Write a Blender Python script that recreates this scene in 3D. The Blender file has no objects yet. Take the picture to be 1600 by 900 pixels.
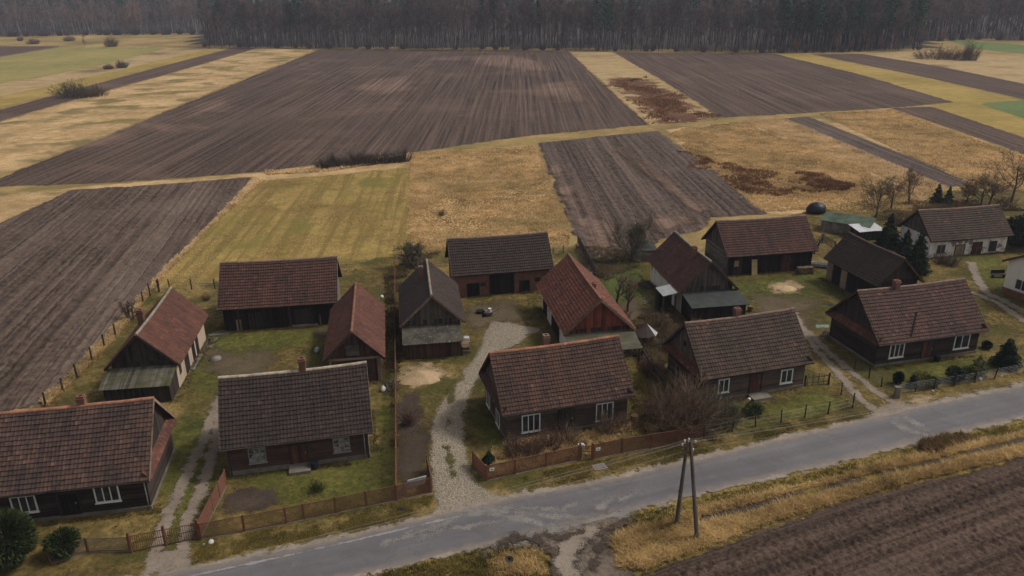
import bpy, math, random
import numpy as np
from mathutils import Vector, Matrix
R = math.radians
sc = bpy.context.scene
# ---------------------------------------------------------------- camera, light, exposure
FPX, PITCH, ROLL, CAMH = 1226.1, 0.372077, -0.011181, 33.0
cam = bpy.data.cameras.new('camera'); camo = bpy.data.objects.new('camera', cam); sc.collection.objects.link(camo)
cam.sensor_width = 36; cam.lens = FPX / 1600 * 36; cam.clip_start = .5; cam.clip_end = 6000
camo.matrix_world = Matrix.Translation((0, 0, CAMH)) @ Matrix.Rotation(math.pi / 2 - PITCH, 4, 'X') @ Matrix.Rotation(ROLL, 4, 'Z')
sc.camera = camo
SUN_EL, SUN_AZ = R(50), R(80)      # azimuth clockwise from +Y
w = bpy.data.worlds.new('World'); sc.world = w; w.use_nodes = True
nt = w.node_tree; nt.nodes.clear()
sky = nt.nodes.new('ShaderNodeTexSky'); sky.sky_type = 'NISHITA'; sky.sun_disc = False
sky.sun_elevation = SUN_EL; sky.sun_rotation = SUN_AZ; sky.air_density = 1.0; sky.dust_density = 4.0; sky.ozone_density = 1.0
hs = nt.nodes.new('ShaderNodeHueSaturation'); hs.inputs['Saturation'].default_value = .1
bg = nt.nodes.new('ShaderNodeBackground'); bg.inputs['Strength'].default_value = .078
wo = nt.nodes.new('ShaderNodeOutputWorld')
nt.links.new(sky.outputs[0], hs.inputs['Color']); nt.links.new(hs.outputs[0], bg.inputs['Color']); nt.links.new(bg.outputs[0], wo.inputs['Surface'])
sl = bpy.data.lights.new('sun', 'SUN'); sl.energy = 1.5; sl.angle = R(10); sl.color = (1, .92, .82)
so = bpy.data.objects.new('sun', sl); sc.collection.objects.link(so)
sdir = Vector((math.sin(SUN_AZ) * math.cos(SUN_EL), math.cos(SUN_AZ) * math.cos(SUN_EL), math.sin(SUN_EL)))
so.rotation_euler = sdir.to_track_quat('Z', 'Y').to_euler()
sc.view_settings.view_transform = 'Standard'; sc.view_settings.look = 'None'; sc.view_settings.gamma = 1
sc.view_settings.exposure = 0.62
sc.view_settings.use_curve_mapping = False
cy = sc.cycles; cy.max_bounces = 5; cy.diffuse_bounces = 3; cy.glossy_bounces = 2; cy.transparent_max_bounces = 16; cy.volume_bounces = 0
HAZE = .00018
rng = np.random.default_rng(7); rnd = random.Random(7)

# ---------------------------------------------------------------- where a ray through the photograph meets the place
CP, SP = math.cos(PITCH), math.sin(PITCH); CR, SR = math.cos(ROLL), math.sin(ROLL)
def ray(px, py):
    X, Y = px - 800, py - 450
    X, Y = CR * X + SR * Y, -SR * X + CR * Y
    return np.array([X / FPX, CP - Y / FPX * SP, -SP - Y / FPX * CP])
def at(px, py, z=0.):
    d = ray(px, py); t = (z - CAMH) / d[2]
    return np.array([d[0] * t, d[1] * t, z])
def poly(*p): return np.array([at(*q)[:2] for q in p])

# ---------------------------------------------------------------- numpy value noise
def _h(i, j, s):
    n = (i.astype(np.int64) * 374761393 + j.astype(np.int64) * 668265263 + s * 974634777) & 0xffffffff
    n = ((n ^ (n >> 13)) * 1274126177) & 0xffffffff
    return ((n ^ (n >> 16)) & 0xffff) / 65535.
def vnoise(x, y, s=0):
    i, j = np.floor(x), np.floor(y); u, v = x - i, y - j; u = u * u * (3 - 2 * u); v = v * v * (3 - 2 * v)
    return (_h(i, j, s) * (1 - u) + _h(i + 1, j, s) * u) * (1 - v) + (_h(i, j + 1, s) * (1 - u) + _h(i + 1, j + 1, s) * u) * v
def fbm(x, y, o=3, s=0): return sum(vnoise(x * 2 ** k, y * 2 ** k, s + k) * .5 ** k for k in range(o)) / sum(.5 ** k for k in range(o))
def inside(P, x, y):
    r = np.zeros(x.shape, bool); n = len(P)
    for i in range(n):
        (x0, y0), (x1, y1) = P[i], P[i - 1]
        c = (y0 > y) != (y1 > y)
        r ^= c & (x < (x1 - x0) * (y - y0) / ((y1 - y0) if y1 != y0 else 1e-9) + x0)
    return r
def sdist(P, x, y):
    d = np.full(x.shape, 1e9)
    for i in range(len(P)):
        a, b = P[i - 1], P[i]; e = b - a; L = max(e @ e, 1e-9)
        t = np.clip(((x - a[0]) * e[0] + (y - a[1]) * e[1]) / L, 0, 1)
        d = np.minimum(d, np.hypot(x - a[0] - t * e[0], y - a[1] - t * e[1]))
    return np.where(inside(P, x, y), d, -d)

# ---------------------------------------------------------------- mesh collector
SMOOTH = {'insulator', 'leg', 'globe', 'sand_pile', 'straw_pile', 'tarpaulin', 'hay_mound', 'sack', 'painted_stone', 'downpipe', 'gutter', 'ridge_cap', 'dish', 'disc', 'well_cover', 'overhead_wire', 'trunk', 'fire_remains', 'hills'}
class MB:
    def __init__(s): s.V, s.Q, s.T, s.tq, s.tt, s.n = [], [], [], [], [], 0; s.edge = None
    def add(s, V, Q=None, T=None, tone=None):
        V = np.asarray(V, float).reshape(-1, 3); s.V.append(V)
        for F, L, tl in ((Q, s.Q, s.tq), (T, s.T, s.tt)):
            if F is not None and len(F):
                F = np.asarray(F, np.int64); L.append(F + s.n)
                tl.append(np.broadcast_to(np.asarray(.5 if tone is None else tone, float), (len(F),)))
        s.n += len(V); return s
    def quad(s, a, b, c, d, tone=None): return s.add([a, b, c, d], Q=[[0, 1, 2, 3]], tone=tone)
    def tri(s, a, b, c, tone=None): return s.add([a, b, c], T=[[0, 1, 2]], tone=tone)
    BF = [[0, 3, 2, 1], [4, 5, 6, 7], [0, 1, 5, 4], [1, 2, 6, 5], [2, 3, 7, 6], [3, 0, 4, 7]]
    def hexa(s, P, tone=None): return s.add(P, Q=MB.BF, tone=rnd.random() if tone is None else tone)
    def par(s, o, a, b, c, tone=None):     # parallelepiped
        o, a, b, c = (np.asarray(v, float) for v in (o, a, b, c))
        return s.hexa([o, o + a, o + a + b, o + b, o + c, o + a + c, o + a + b + c, o + b + c], tone)
    def box(s, x0, x1, y0, y1, z0, z1, tone=None): return s.par((x0, y0, z0), (x1 - x0, 0, 0), (0, y1 - y0, 0), (0, 0, z1 - z0), tone)
    def bar(s, a, b, r, up=(0, 0, 1), r2=None, tone=None):   # square beam from a to b
        a, b = np.asarray(a, float), np.asarray(b, float); d = b - a; d = d / (np.linalg.norm(d) + 1e-9)
        u = np.cross(d, up)
        if np.linalg.norm(u) < 1e-4: u = np.cross(d, (1, 0, 0))
        u = u / np.linalg.norm(u) * r; v = np.cross(u, d); v = v / np.linalg.norm(v) * (r2 or r)
        return s.hexa([a - u - v, a + u - v, a + u + v, a - u + v, b - u - v, b + u - v, b + u + v, b - u + v], tone)
    def tube(s, pts, rad, n=6, tone=None, cap=True):
        pts = np.asarray(pts, float); m = len(pts); rad = np.broadcast_to(np.asarray(rad, float), (m,))
        d = np.gradient(pts, axis=0); d /= np.linalg.norm(d, axis=1)[:, None] + 1e-9
        ref = np.where(np.abs(d[:, 2:3]) > .9, [[1., 0, 0]], [[0, 0, 1.]])
        u = np.cross(d, ref); u /= np.linalg.norm(u, axis=1)[:, None] + 1e-9; v = np.cross(d, u)
        an = np.arange(n) * 2 * math.pi / n
        P = pts[:, None] + rad[:, None, None] * (np.cos(an)[None, :, None] * u[:, None] + np.sin(an)[None, :, None] * v[:, None])
        i = np.arange(m - 1)[:, None] * n; k = np.arange(n)[None]; k2 = (k + 1) % n
        Q = np.stack([i + k, i + k2, i + n + k2, i + n + k], -1).reshape(-1, 4)
        t = rnd.random() if tone is None else tone
        s.add(P.reshape(-1, 3), Q=Q, tone=t)
        if cap and n == 4: s.Q.append(np.array([[s.n - 4, s.n - 3, s.n - 2, s.n - 1]])); s.tq.append(np.array([t]))
        elif cap:
            for e in (0, m - 1):
                b0 = s.n - m * n + e * n
                T = np.array([[b0, b0 + q, b0 + q + 1] for q in range(1, n - 1)]); s.T.append(T); s.tt.append(np.full(len(T), t))
        return s
    def cyl(s, c, r, h, n=12, r2=None, tone=None): return s.tube([np.asarray(c, float), np.asarray(c, float) + [0, 0, h]], [r, r if r2 is None else r2], n, tone)
    def blob(s, c, rx, ry, rz, nu=12, nv=7, jit=.15, seed=0, tone=None, flat=-.3):   # lumpy stone / heap
        c = np.asarray(c, float); g = np.random.default_rng(seed)
        V = [];
        for j in range(nv + 1):
            for i in range(nu):
                th = 2 * math.pi * i / nu; ph = -math.pi / 2 + math.pi * j / nv
                k = 1 + g.uniform(-jit, jit) * (0 < j < nv)
                V.append(c + [rx * k * math.cos(th) * math.cos(ph), ry * k * math.sin(th) * math.cos(ph), max(flat * rz, rz * k * math.sin(ph))])
        Q = [[j * nu + i, j * nu + (i + 1) % nu, (j + 1) * nu + (i + 1) % nu, (j + 1) * nu + i] for j in range(nv) for i in range(nu)]
        return s.add(V, Q=Q, tone=tone)
    def mesh(s, name, mats):
        V = np.concatenate(s.V) if s.V else np.zeros((0, 3)); Q = np.concatenate(s.Q) if s.Q else np.zeros((0, 4), np.int64); T = np.concatenate(s.T) if s.T else np.zeros((0, 3), np.int64)
        me = bpy.data.meshes.new(name); me.vertices.add(len(V)); me.vertices.foreach_set('co', V.astype(np.float32).ravel())
        lp = np.concatenate([Q.ravel(), T.ravel()]); me.loops.add(len(lp)); me.loops.foreach_set('vertex_index', lp.astype(np.int32))
        nf = len(Q) + len(T); me.polygons.add(nf)
        st = np.concatenate([np.arange(len(Q)) * 4, len(Q) * 4 + np.arange(len(T)) * 3]); me.polygons.foreach_set('loop_start', st.astype(np.int32))
        tone = np.concatenate(s.tq + s.tt) if nf else np.zeros(0)
        a = me.attributes.new('tone', 'FLOAT', 'FACE'); a.data.foreach_set('value', tone.astype(np.float32))
        if s.edge is not None:
            a = me.attributes.new('edge', 'FLOAT', 'POINT'); a.data.foreach_set('value', s.edge.astype(np.float32))
        for m in (mats if isinstance(mats, (list, tuple)) else [mats]): me.materials.append(m)
        me.polygons.foreach_set('use_smooth', np.full(nf, name in SMOOTH)); me.update(calc_edges=True); me.validate(); return me
    def build(s, name, mats, parent=None, smooth=False):
        me = s.mesh(name, mats); o = bpy.data.objects.new(name, me); sc.collection.objects.link(o)
        if parent is not None: o.parent = parent
        if smooth: me.polygons.foreach_set('use_smooth', np.ones(len(me.polygons), bool))
        return o
def thing(name, label, cat, loc=(0, 0, 0), rz=0, group=None):
    o = bpy.data.objects.new(name, None); sc.collection.objects.link(o); o.location = loc; o.rotation_euler = (0, 0, rz); o.empty_display_size = .3
    return tag(o, label, cat, group)
def tag(o, label, cat, group=None):
    o['label'] = label; o['category'] = cat
    if group: o['group'] = group
    return o
def kind(o, k): o['kind'] = k; return o
def dup(o, loc, rz=0, scale=1., label=None, parent=None):
    c = o.copy(); sc.collection.objects.link(c)
    if parent is None:
        c.location = loc; c.rotation_euler = (0, 0, rz); c.scale = (scale,) * 3 if np.isscalar(scale) else scale
        if label: c['label'] = label
    else: c.parent = parent
    for ch in list(o.children): dup(ch, None, parent=c)
    return c

# ---------------------------------------------------------------- node helpers
class NT:
    def __init__(s, name, rough=.9, spec=.2):
        s.m = bpy.data.materials.new(name); s.m.use_nodes = True; s.t = s.m.node_tree
        s.b = s.t.nodes['Principled BSDF']; s.out = s.t.nodes['Material Output']
        s.b.inputs['Roughness'].default_value = rough; s.b.inputs['Specular IOR Level'].default_value = spec
        s._tc = None
    def n(s, ty): return s.t.nodes.new('ShaderNode' + ty)
    def l(s, a, b): s.t.links.new(a, b)
    def put(s, v, inp):
        if hasattr(v, 'is_linked') or isinstance(v, bpy.types.NodeSocket): s.l(v, inp)
        else:
            if isinstance(v, (tuple, list)) and len(v) == 3 and len(inp.default_value) == 4: v = (*v, 1)
            inp.default_value = v
    @property
    def co(s):
        if s._tc is None: s._tc = s.n('TexCoord')
        return s._tc.outputs['Object']
    def map(s, scale=(1, 1, 1), rot=(0, 0, 0), vec=None):
        m = s.n('Mapping'); s.l(vec or s.co, m.inputs['Vector']); m.inputs['Scale'].default_value = scale; m.inputs['Rotation'].default_value = rot; return m.outputs[0]
    def dirmap(s, along, across, a):     # stretched along direction a
        m = s.n('Mapping'); m.vector_type = 'TEXTURE'; s.l(s.co, m.inputs['Vector']); m.inputs['Scale'].default_value = (1 / along, 1 / across, 1); m.inputs['Rotation'].default_value = (0, 0, a); return m.outputs[0]
    def noise(s, scale=1., detail=3, rough=.55, vec=None, dist=0, obj=False):
        t = s.n('TexNoise'); t.inputs['Scale'].default_value = scale; t.inputs['Detail'].default_value = detail; t.inputs['Roughness'].default_value = rough; t.inputs['Distortion'].default_value = dist
        s.l(vec or s.co, t.inputs['Vector'])
        if obj:
            t.noise_dimensions = '4D'; oi = s.n('ObjectInfo'); s.l(s.math('MULTIPLY', oi.outputs['Random'], 50.), t.inputs['W'])
        return t.outputs['Fac']
    def math(s, op, a, b=0., c=None, clamp=False):
        m = s.n('Math'); m.operation = op; m.use_clamp = clamp; s.put(a, m.inputs[0]); s.put(b, m.inputs[1])
        if c is not None: s.put(c, m.inputs[2])
        return m.outputs[0]
    def rng(s, v, a, b, c=0., d=1.):
        m = s.n('MapRange'); s.put(v, m.inputs[0])
        for i, q in enumerate((a, b, c, d)): m.inputs[1 + i].default_value = q
        return m.outputs[0]
    def ramp(s, f, *stops):
        r = s.n('ValToRGB'); s.put(f, r.inputs[0]); e = r.color_ramp.elements
        while len(e) < len(stops): e.new(.5)
        for k, (p, c) in zip(e, stops): k.position = p; k.color = (*c, 1) if not np.isscalar(c) else (c, c, c, 1)
        return r.outputs[0]
    def mix(s, f, a, b, mode='MIX'):
        m = s.n('Mix'); m.data_type = 'RGBA'; m.blend_type = mode; s.put(f, m.inputs[0]); s.put(a, m.inputs[6]); s.put(b, m.inputs[7]); return m.outputs[2]
    def attr(s, name):
        a = s.n('Attribute'); a.attribute_name = name; return a.outputs['Fac']
    def bump(s, h, strength=.5, dist=.05):
        b = s.n('Bump'); b.inputs['Strength'].default_value = strength; b.inputs['Distance'].default_value = dist; s.l(h, b.inputs['Height']); s.l(b.outputs[0], s.b.inputs['Normal'])
    def col(s, c): s.put(c, s.b.inputs['Base Color']); return s
    def soft(s, width=1., jit=1., scale=.6):       # ragged see-through border from the 'edge' attribute (metres to the border)
        nz = s.noise(scale, 4, .65); wn = s.noise(9., 3, .8)
        f = s.math('ADD', s.attr('edge'), s.math('MULTIPLY', s.math('SUBTRACT', nz, .5), jit * 3))
        f = s.math('ADD', f, s.math('MULTIPLY', s.math('SUBTRACT', wn, .5), width * 2.2))
        f = s.math('GREATER_THAN', f, 0.)
        mx = s.n('MixShader'); tr = s.n('BsdfTransparent'); s.l(f, mx.inputs[0]); s.l(tr.outputs[0], mx.inputs[1]); s.l(s.b.outputs[0], mx.inputs[2]); s.l(mx.outputs[0], s.out.inputs['Surface'])
        return s
def plain(name, c, rough=.8, var=.25, scale=3., tone=.35, spec=.2, metal=0.):
    k = NT(name, rough, spec); nz = k.noise(scale, 5, .6, obj=True)
    f = k.math('ADD', k.rng(nz, .25, .75, 1 - var, 1 + var), k.math('MULTIPLY', k.math('SUBTRACT', k.attr('tone'), .5), tone))
    cc = k.n('Vector' 'Math'); cc.operation = 'SCALE'; cc.inputs[0].default_value = c; k.l(f, cc.inputs[3]); k.l(cc.outputs[0], k.b.inputs['Base Color'])
    k.b.inputs['Metallic'].default_value = metal
    return k.m

# ---- ground stuff materials
def grass_mat(name, c0, c1, c2, big=.05, soft=None, stripe=None, extra=None):
    k = NT(name, .95, .1)
    a = k.noise(big, 5, .62); b = k.noise(big * 9, 5, .65); c = k.noise(2.6, 5, .75); d = k.noise(big * 2.3, 4, .6, dist=.6)
    col = k.ramp(k.math('ADD', k.math('MULTIPLY', a, .45), k.math('ADD', k.math('MULTIPLY', b, .35), k.math('MULTIPLY', d, .2))), (.41, c0), (.5, c1), (.59, c2))
    if stripe:
        (ang, sp, amt) = stripe
        v = k.dirmap(.02, 1 / sp, ang); st = k.noise(1., 3, .6, vec=v)
        col = k.mix(k.rng(st, .48, .6, 0, amt), col, c0)
    if extra:
        ec, es, lo, hi = extra
        col = k.mix(k.rng(k.noise(es, 4, .6), lo, hi), col, ec)
    col = k.mix(k.rng(c, .4, .66, .0, .6), col, tuple(v * .6 for v in c0))
    k.col(col); k.bump(k.math('ADD', c, b), .9, .12)
    if soft: k.soft(*soft)
    return k.m
def plough_mat(name, c0, c1, ang, sp=.9, soft=None, light=.5, pale=(.18, .125, .095), cs=1.3, blot=None):
    k = NT(name, .95, .1)
    v = k.dirmap(.015, 1.6 / sp, ang); f = k.noise(1., 4, .6, vec=v)
    v2 = k.dirmap(.006, .28, ang); g = k.noise(1., 4, .65, vec=v2)
    a = k.noise(.03, 5, .6); c = k.noise(cs, 6, .75); v3 = k.dirmap(.005, 1.5, ang); g3 = k.noise(1., 3, .6, vec=v3)
    col = k.ramp(k.math('ADD', k.math('MULTIPLY', f, .5), k.math('MULTIPLY', c, .5)), (.40, tuple(.6 * q for q in c0)), (.5, tuple(.5 * p + .5 * q for p, q in zip(c0, c1))), (.6, tuple(1.25 * q for q in c1)))
    col = k.mix(k.rng(g, .56, .74, 0, light * .5), col, pale); col = k.mix(k.rng(g3, .57, .63, 0, light * .8), col, pale); col = k.mix(k.rng(g3, .44, .36, 0, .45), col, tuple(.5 * q for q in c0))
    if blot: col = k.mix(k.rng(k.noise(blot, 5, .65, dist=.5), .57, .7, 0, .6), col, (.20, .125, .09))
    col = k.mix(k.rng(a, .52, .72, 0, light), col, tuple(.6 * p + .4 * q for p, q in zip(pale, c1)))
    k.col(col); k.bump(k.math('ADD', f, c), 1., .15)
    if soft: k.soft(*soft)
    return k.m
def dirt_mat(name, c0, c1, scale=1.2, soft=(.6, .5, .8), bump=.6, stones=False):
    k = NT(name, .95, .15)
    a = k.noise(scale * .3, 5, .65); b = k.noise(scale * 4, 4, .7)
    col = k.ramp(k.math('ADD', k.math('MULTIPLY', a, .55), k.math('MULTIPLY', b, .45)), (.35, c0), (.65, c1))
    h = b
    if stones:
        vo = k.n('TexVoronoi'); vo.inputs['Scale'].default_value = 8.5; k.l(k.co, vo.inputs['Vector'])
        vc = k.n('TexVoronoi'); vc.inputs['Scale'].default_value = 8.5; k.l(k.co, vc.inputs['Vector'])
        vs = k.n('SeparateColor'); k.l(vc.outputs['Color'], vs.inputs[0])
        col = k.mix(k.rng(vs.outputs[0], 0, 1, 0, .5), col, tuple(v * 1.35 for v in c1))
        col = k.mix(k.rng(vo.outputs['Distance'], .35, .75, 0, .6), col, tuple(v * .5 for v in c0))
        h = k.math('SUBTRACT', 1., vo.outputs['Distance'])
    k.col(col); k.bump(h, bump, .08)
    if soft: k.soft(*soft)
    return k.m

SHEET = [0]
def sheet(name, P, mat, du=1., dv=1., ang=0., soft=1., relief=None, k='structure', jag=0., z=None, lift=0.):
    """A sheet of ground inside polygon P, laid a few millimetres above the one below, with its distance to its border on every vertex."""
    SHEET[0] += 1; z0 = (SHEET[0] * .0015 if z is None else z) + lift
    ca, sa = math.cos(ang), math.sin(ang); U = P[:, 0] * ca + P[:, 1] * sa; Vv = -P[:, 0] * sa + P[:, 1] * ca
    us = np.arange(U.min() - soft * 2, U.max() + soft * 2 + du, du); vs = np.arange(Vv.min() - soft * 2, Vv.max() + soft * 2 + dv, dv)
    gu, gv = np.meshgrid(us, vs, indexing='ij'); x = gu * ca - gv * sa; y = gu * sa + gv * ca
    jx = (fbm(x / 2.5, y / 2.5, 3, 5) - .5) * jag * 2
    d = sdist(P, x, y) + jx
    ok = d > -soft * 1.6; keep = ok[:-1, :-1] | ok[1:, :-1] | ok[:-1, 1:] | ok[1:, 1:]
    idx = np.arange(x.size).reshape(x.shape); ii, jj = np.nonzero(keep)
    Q = np.stack([idx[ii, jj], idx[ii + 1, jj], idx[ii + 1, jj + 1], idx[ii, jj + 1]], 1)
    used, inv = np.unique(Q, return_inverse=True); Q = inv.reshape(-1, 4)
    zz = np.full(x.shape, z0)
    if relief is not None:
        rl = relief(gu, gv, x, y); zz = zz + (rl - np.percentile(rl, .5)) * np.clip(d / 1.2, 0, 1)
    Vt = np.stack([x, y, zz], -1).reshape(-1, 3)[used]
    mb = MB(); mb.add(Vt, Q=Q); mb.edge = np.clip(d.ravel()[used], -30, 30)
    return kind(mb.build(name, mat, smooth=True), k)
# ---------------------------------------------------------------- the ground
def ang(p0, p1):
    a, b = at(*p0), at(*p1); return math.atan2(b[1] - a[1], b[0] - a[0])
#G0, G1, G2 = (.052, .05, .014), (.125, .098, .03), (.21, .155, .055)          # tired autumn grass
M_base = grass_mat('field_grass', (0.1790, 0.1288, 0.0515), (0.2910, 0.2016, 0.0779), (0.4028, 0.2744, 0.1146), .035, extra=((.13, .12, .035), .02, .5, .66))
M_gold = grass_mat('golden_grass', (0.2673, 0.1797, 0.0823), (0.4142, 0.2760, 0.1306), (0.5613, 0.3841, 0.1986), .06, soft=(1.2, 1.2, .4), extra=((.16, .125, .045), .07, .5, .62))
M_mown = grass_mat('mown_grass', (0.1651, 0.1153, 0.0334), (0.2890, 0.1999, 0.0623), (0.4128, 0.2823, 0.0979), .06, soft=(1.2, 1.0, .4), stripe=(math.atan2(*(at(545, 294) - at(510, 360))[1::-1]), 1.7, .9), extra=((.155, .135, .032), .06, .52, .64))
M_lawn = grass_mat('yard_grass', (.062, .046, .016), (.14, .10, .032), (.25, .175, .062), .15, soft=(1.5, 1.2, .3), extra=((.075, .068, .018), .2, .5, .6))
M_moss = grass_mat('mossy_grass', (0.0475, 0.0489, 0.0120), (0.0902, 0.0894, 0.0200), (0.1520, 0.1352, 0.0360), .14, soft=(3.5, 2.2, .3))
M_crop = grass_mat('green_crop', (0.1904, 0.1628, 0.0550), (0.2464, 0.2100, 0.0682), (0.3024, 0.2415, 0.0880), .02, soft=(1.5, .8, .2))
M_crop2 = grass_mat('fresh_crop', (.09, .13, .045), (.12, .155, .055), (.15, .18, .07), .02, soft=(1.5, .8, .2))
M_pale = grass_mat('pale_grass', (0.2760, 0.1904, 0.0893), (0.3795, 0.2688, 0.1313), (0.4600, 0.3360, 0.1680), .03, soft=(2, 2, .2), extra=((.15, .10, .05), .03, .52, .66))
M_olive = grass_mat('olive_grass', (0.2185, 0.1594, 0.0433), (0.3105, 0.2199, 0.0626), (0.3795, 0.2639, 0.0854), .03, soft=(1.5, 1, .25))
M_rust = grass_mat('rusty_weeds', (.07, .03, .018), (.12, .055, .03), (.20, .11, .05), .08, soft=(6., 11., .16))
s0, s1 = (.046, .029, .022), (.098, .064, .049)
base = MB(); S = 4000.
n = 40; gx = np.linspace(-S, S, n + 1)
for i in range(n):
    for j in range(n): base.quad((gx[i], gx[j], 0), (gx[i + 1], gx[j], 0), (gx[i + 1], gx[j + 1], 0), (gx[i], gx[j + 1], 0))
kind(base.build('ground', M_base), 'structure')

# far strips of the left and the right
sheet('dark_field', poly((-500, 74), (98, 72), (0, 89), (-500, 170)), plough_mat('far_soil', s0, s1, ang((0, 89), (98, 72)), 1.5, (1, .5, .4)), 6, 3, 1.5)
sheet('green_field', poly((-300, 150), (0, 89), (95, 74), (262, 75), (150, 104), (0, 130), (-300, 190)), M_crop, 5, 5, 1.5)
sheet('dry_strip', poly((-200, 172), (0, 131), (150, 104), (262, 75), (330, 76), (110, 128), (-200, 195)), M_pale, 4, 4, 1.5)
sheet('olive_strip', poly((-200, 194), (0, 152), (200, 106), (330, 76), (362, 76), (0, 168), (-200, 210)), M_olive, 4, 4, 1.5)
sheet('ploughed_strip', poly((-200, 232), (0, 189), (175, 139), (270, 113), (402, 75), (362, 75), (210, 115), (105, 143), (0, 172), (-200, 215)), plough_mat('strip_soil', s0, s1, ang((0, 189), (270, 113)), 1., (1.2, .8, .5)), 2, 1.5, 1.5)
sheet('dry_meadow', poly((-200, 300), (0, 276), (180, 205), (490, 78), (402, 76), (270, 114), (0, 191), (-200, 235)), M_gold, 3, 3, 1.5)
sheet('dry_strip', poly((888, 80), (960, 81), (1130, 183), (1018, 198)), M_pale, 3, 3, 1.5)
sheet('rusty_weeds', poly((950, 124), (1000, 120), (1060, 150), (1108, 186), (1030, 192), (985, 150)), M_rust, 2, 2, 9, k='structure')
sheet('olive_strip', poly((1205, 84), (1268, 85), (1420, 116), (1600, 157), (1900, 225), (1900, 330), (1600, 248), (1460, 166), (1350, 119)), M_olive, 3, 3, 1.5)
sheet('green_field', poly((1478, 62), (1600, 70), (1900, 95), (1900, 110), (1600, 84), (1520, 76)), M_crop2, 5, 5, 1.5)
sheet('green_field', poly((1530, 162), (1600, 156), (1900, 140), (1900, 260), (1600, 186)), M_crop2, 3, 3, 1.5)
sheet('dry_meadow', poly((1345, 84), (1480, 78), (1900, 120), (1900, 190), (1600, 131)), M_pale, 4, 4, 1.5)
sheet('ploughed_strip', poly((1268, 85), (1345, 84), (1470, 104), (1600, 131), (1900, 192), (1900, 230), (1600, 155), (1420, 115)), plough_mat('strip_soil_east', s0, s1, ang((1268, 85), (1600, 155)), 1.2, (1.2, .8, .5)), 3, 2, 1.5)
# grass between
sheet('golden_meadow', poly((1040, 203), (1165, 188), (1420, 292), (1450, 325), (1290, 335), (1192, 336), (1100, 265)), M_gold, 1.5, 1.5, 1.5)
sheet('golden_meadow', poly((1160, 188), (1225, 184), (1480, 292), (1440, 320), (1420, 293)), M_pale, 1.5, 1.5, 2)
sheet('golden_meadow', poly((1262, 182), (1392, 169), (1600, 243), (1900, 350), (1900, 420), (1600, 292), (1516, 287)), M_gold, 2, 2, 1.5)
sheet('rusty_weeds', poly((1085, 238), (1140, 255), (1210, 280), (1240, 302), (1185, 306), (1130, 280)), M_rust, 1.2, 1.2, 8)
sheet('rusty_weeds', poly((1235, 275), (1290, 272), (1340, 296), (1300, 308), (1250, 296)), M_rust, 1.2, 1.2, 8)
sheet('mown_meadow', poly((410, 282), (642, 262), (646, 398), (530, 412), (345, 418), (325, 460), (240, 450), (255, 425), (330, 350)), M_mown, 1.2, 1.2, 1.5)
sheet('golden_meadow', poly((640, 240), (835, 227), (866, 300), (890, 352), (888, 385), (760, 392), (640, 398)), M_gold, 1.2, 1.2, 1.5)
sheet('golden_meadow', poly((-200, 320), (150, 290), (410, 270), (640, 240), (642, 262), (412, 283), (150, 296), (0, 350), (-200, 420)), M_gold, 1.5, 1.5, 1.2)
# ploughed fields
aF1 = ang((1012, 194), (888, 80))
sheet('ploughed_field', poly((-60, 299), (0, 292), (30, 291), (150, 287), (300, 277), (410, 268), (560, 248), (640, 239), (820, 213), (1014, 195), (960, 148), (888, 80), (700, 78), (500, 77), (340, 142), (180, 207), (0, 278)),
      plough_mat('wide_soil', (.043, .028, .021), (.092, .061, .047), aF1 - .03, 1.6, (1., .7, .5), .4, (.17, .115, .09), blot=.018), 2.5, .8, aF1, 1.2, jag=.8)
sheet('ploughed_field', poly((958, 82), (1210, 84), (1350, 118), (1490, 160), (1390, 169), (1200, 180), (1125, 184), (1040, 128)),
      plough_mat('east_soil', s0, s1, ang((1490, 160), (1210, 84)), 1.4, (1., .7, .5), .45), 2.5, 1, ang((1490, 160), (1210, 84)), 1.2, jag=.8)
sheet('ploughed_strip', poly((1390, 169), (1457, 167), (1600, 215), (1900, 315), (1900, 352), (1600, 241), (1500, 205)), plough_mat('strip_soil_far_east', s0, s1, ang((1457, 167), (1600, 215)), 1.1, (1, .7, .5)), 2, 1, 1.2)
sheet('ploughed_strip', poly((1216, 186), (1262, 182), (1400, 237), (1517, 280), (1508, 291), (1478, 293), (1420, 277), (1300, 222)), plough_mat('strip_soil_gate', (.04, .028, .024), (.10, .075, .062), ang((1262, 182), (1517, 280)), .9, (1, .7, .6), .7), 1.5, .6, 1.2)
def furrows(sp, a, clod, s=3, cl=.4):
    return lambda u, v, x, y: a * np.cos(v / sp * 2 * math.pi + fbm(u / 6, v / 3, 2, s) * 5) + clod * (fbm(x / cl, y / cl, 2, s) - .5) * (.4 + 1.2 * fbm(x / 2.2, y / 2.2, 2, s + 4)) + .12 * (fbm(x / 4, y / 4, 2, s + 9) - .5)
DRY = lambda nm, a, so: plough_mat(nm, (.075, .048, .035), (.155, .102, .076), a, 1.6, so, .4, (.23, .16, .12))
M_dry1 = DRY('dry_wide_soil', aF1 - .03, (22., 9., .03)); M_dry2 = DRY('dry_garden_soil', ang((1140, 300), (1027, 205)), (4., 2.5, .15))
for P in (((715, 88), (800, 84), (860, 100), (865, 110), (810, 110), (740, 100)), ((845, 132), (890, 128), (925, 150), (925, 160), (880, 160), (850, 148)), ((560, 125), (640, 118), (660, 140), (580, 150)), ((300, 165), (350, 155), (360, 170), (310, 182))): sheet('dry_soil', poly(*P), M_dry1, 2.5, 2.5, aF1, 22.)
aF2 = ang((100, 503), (207, 380))
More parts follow.
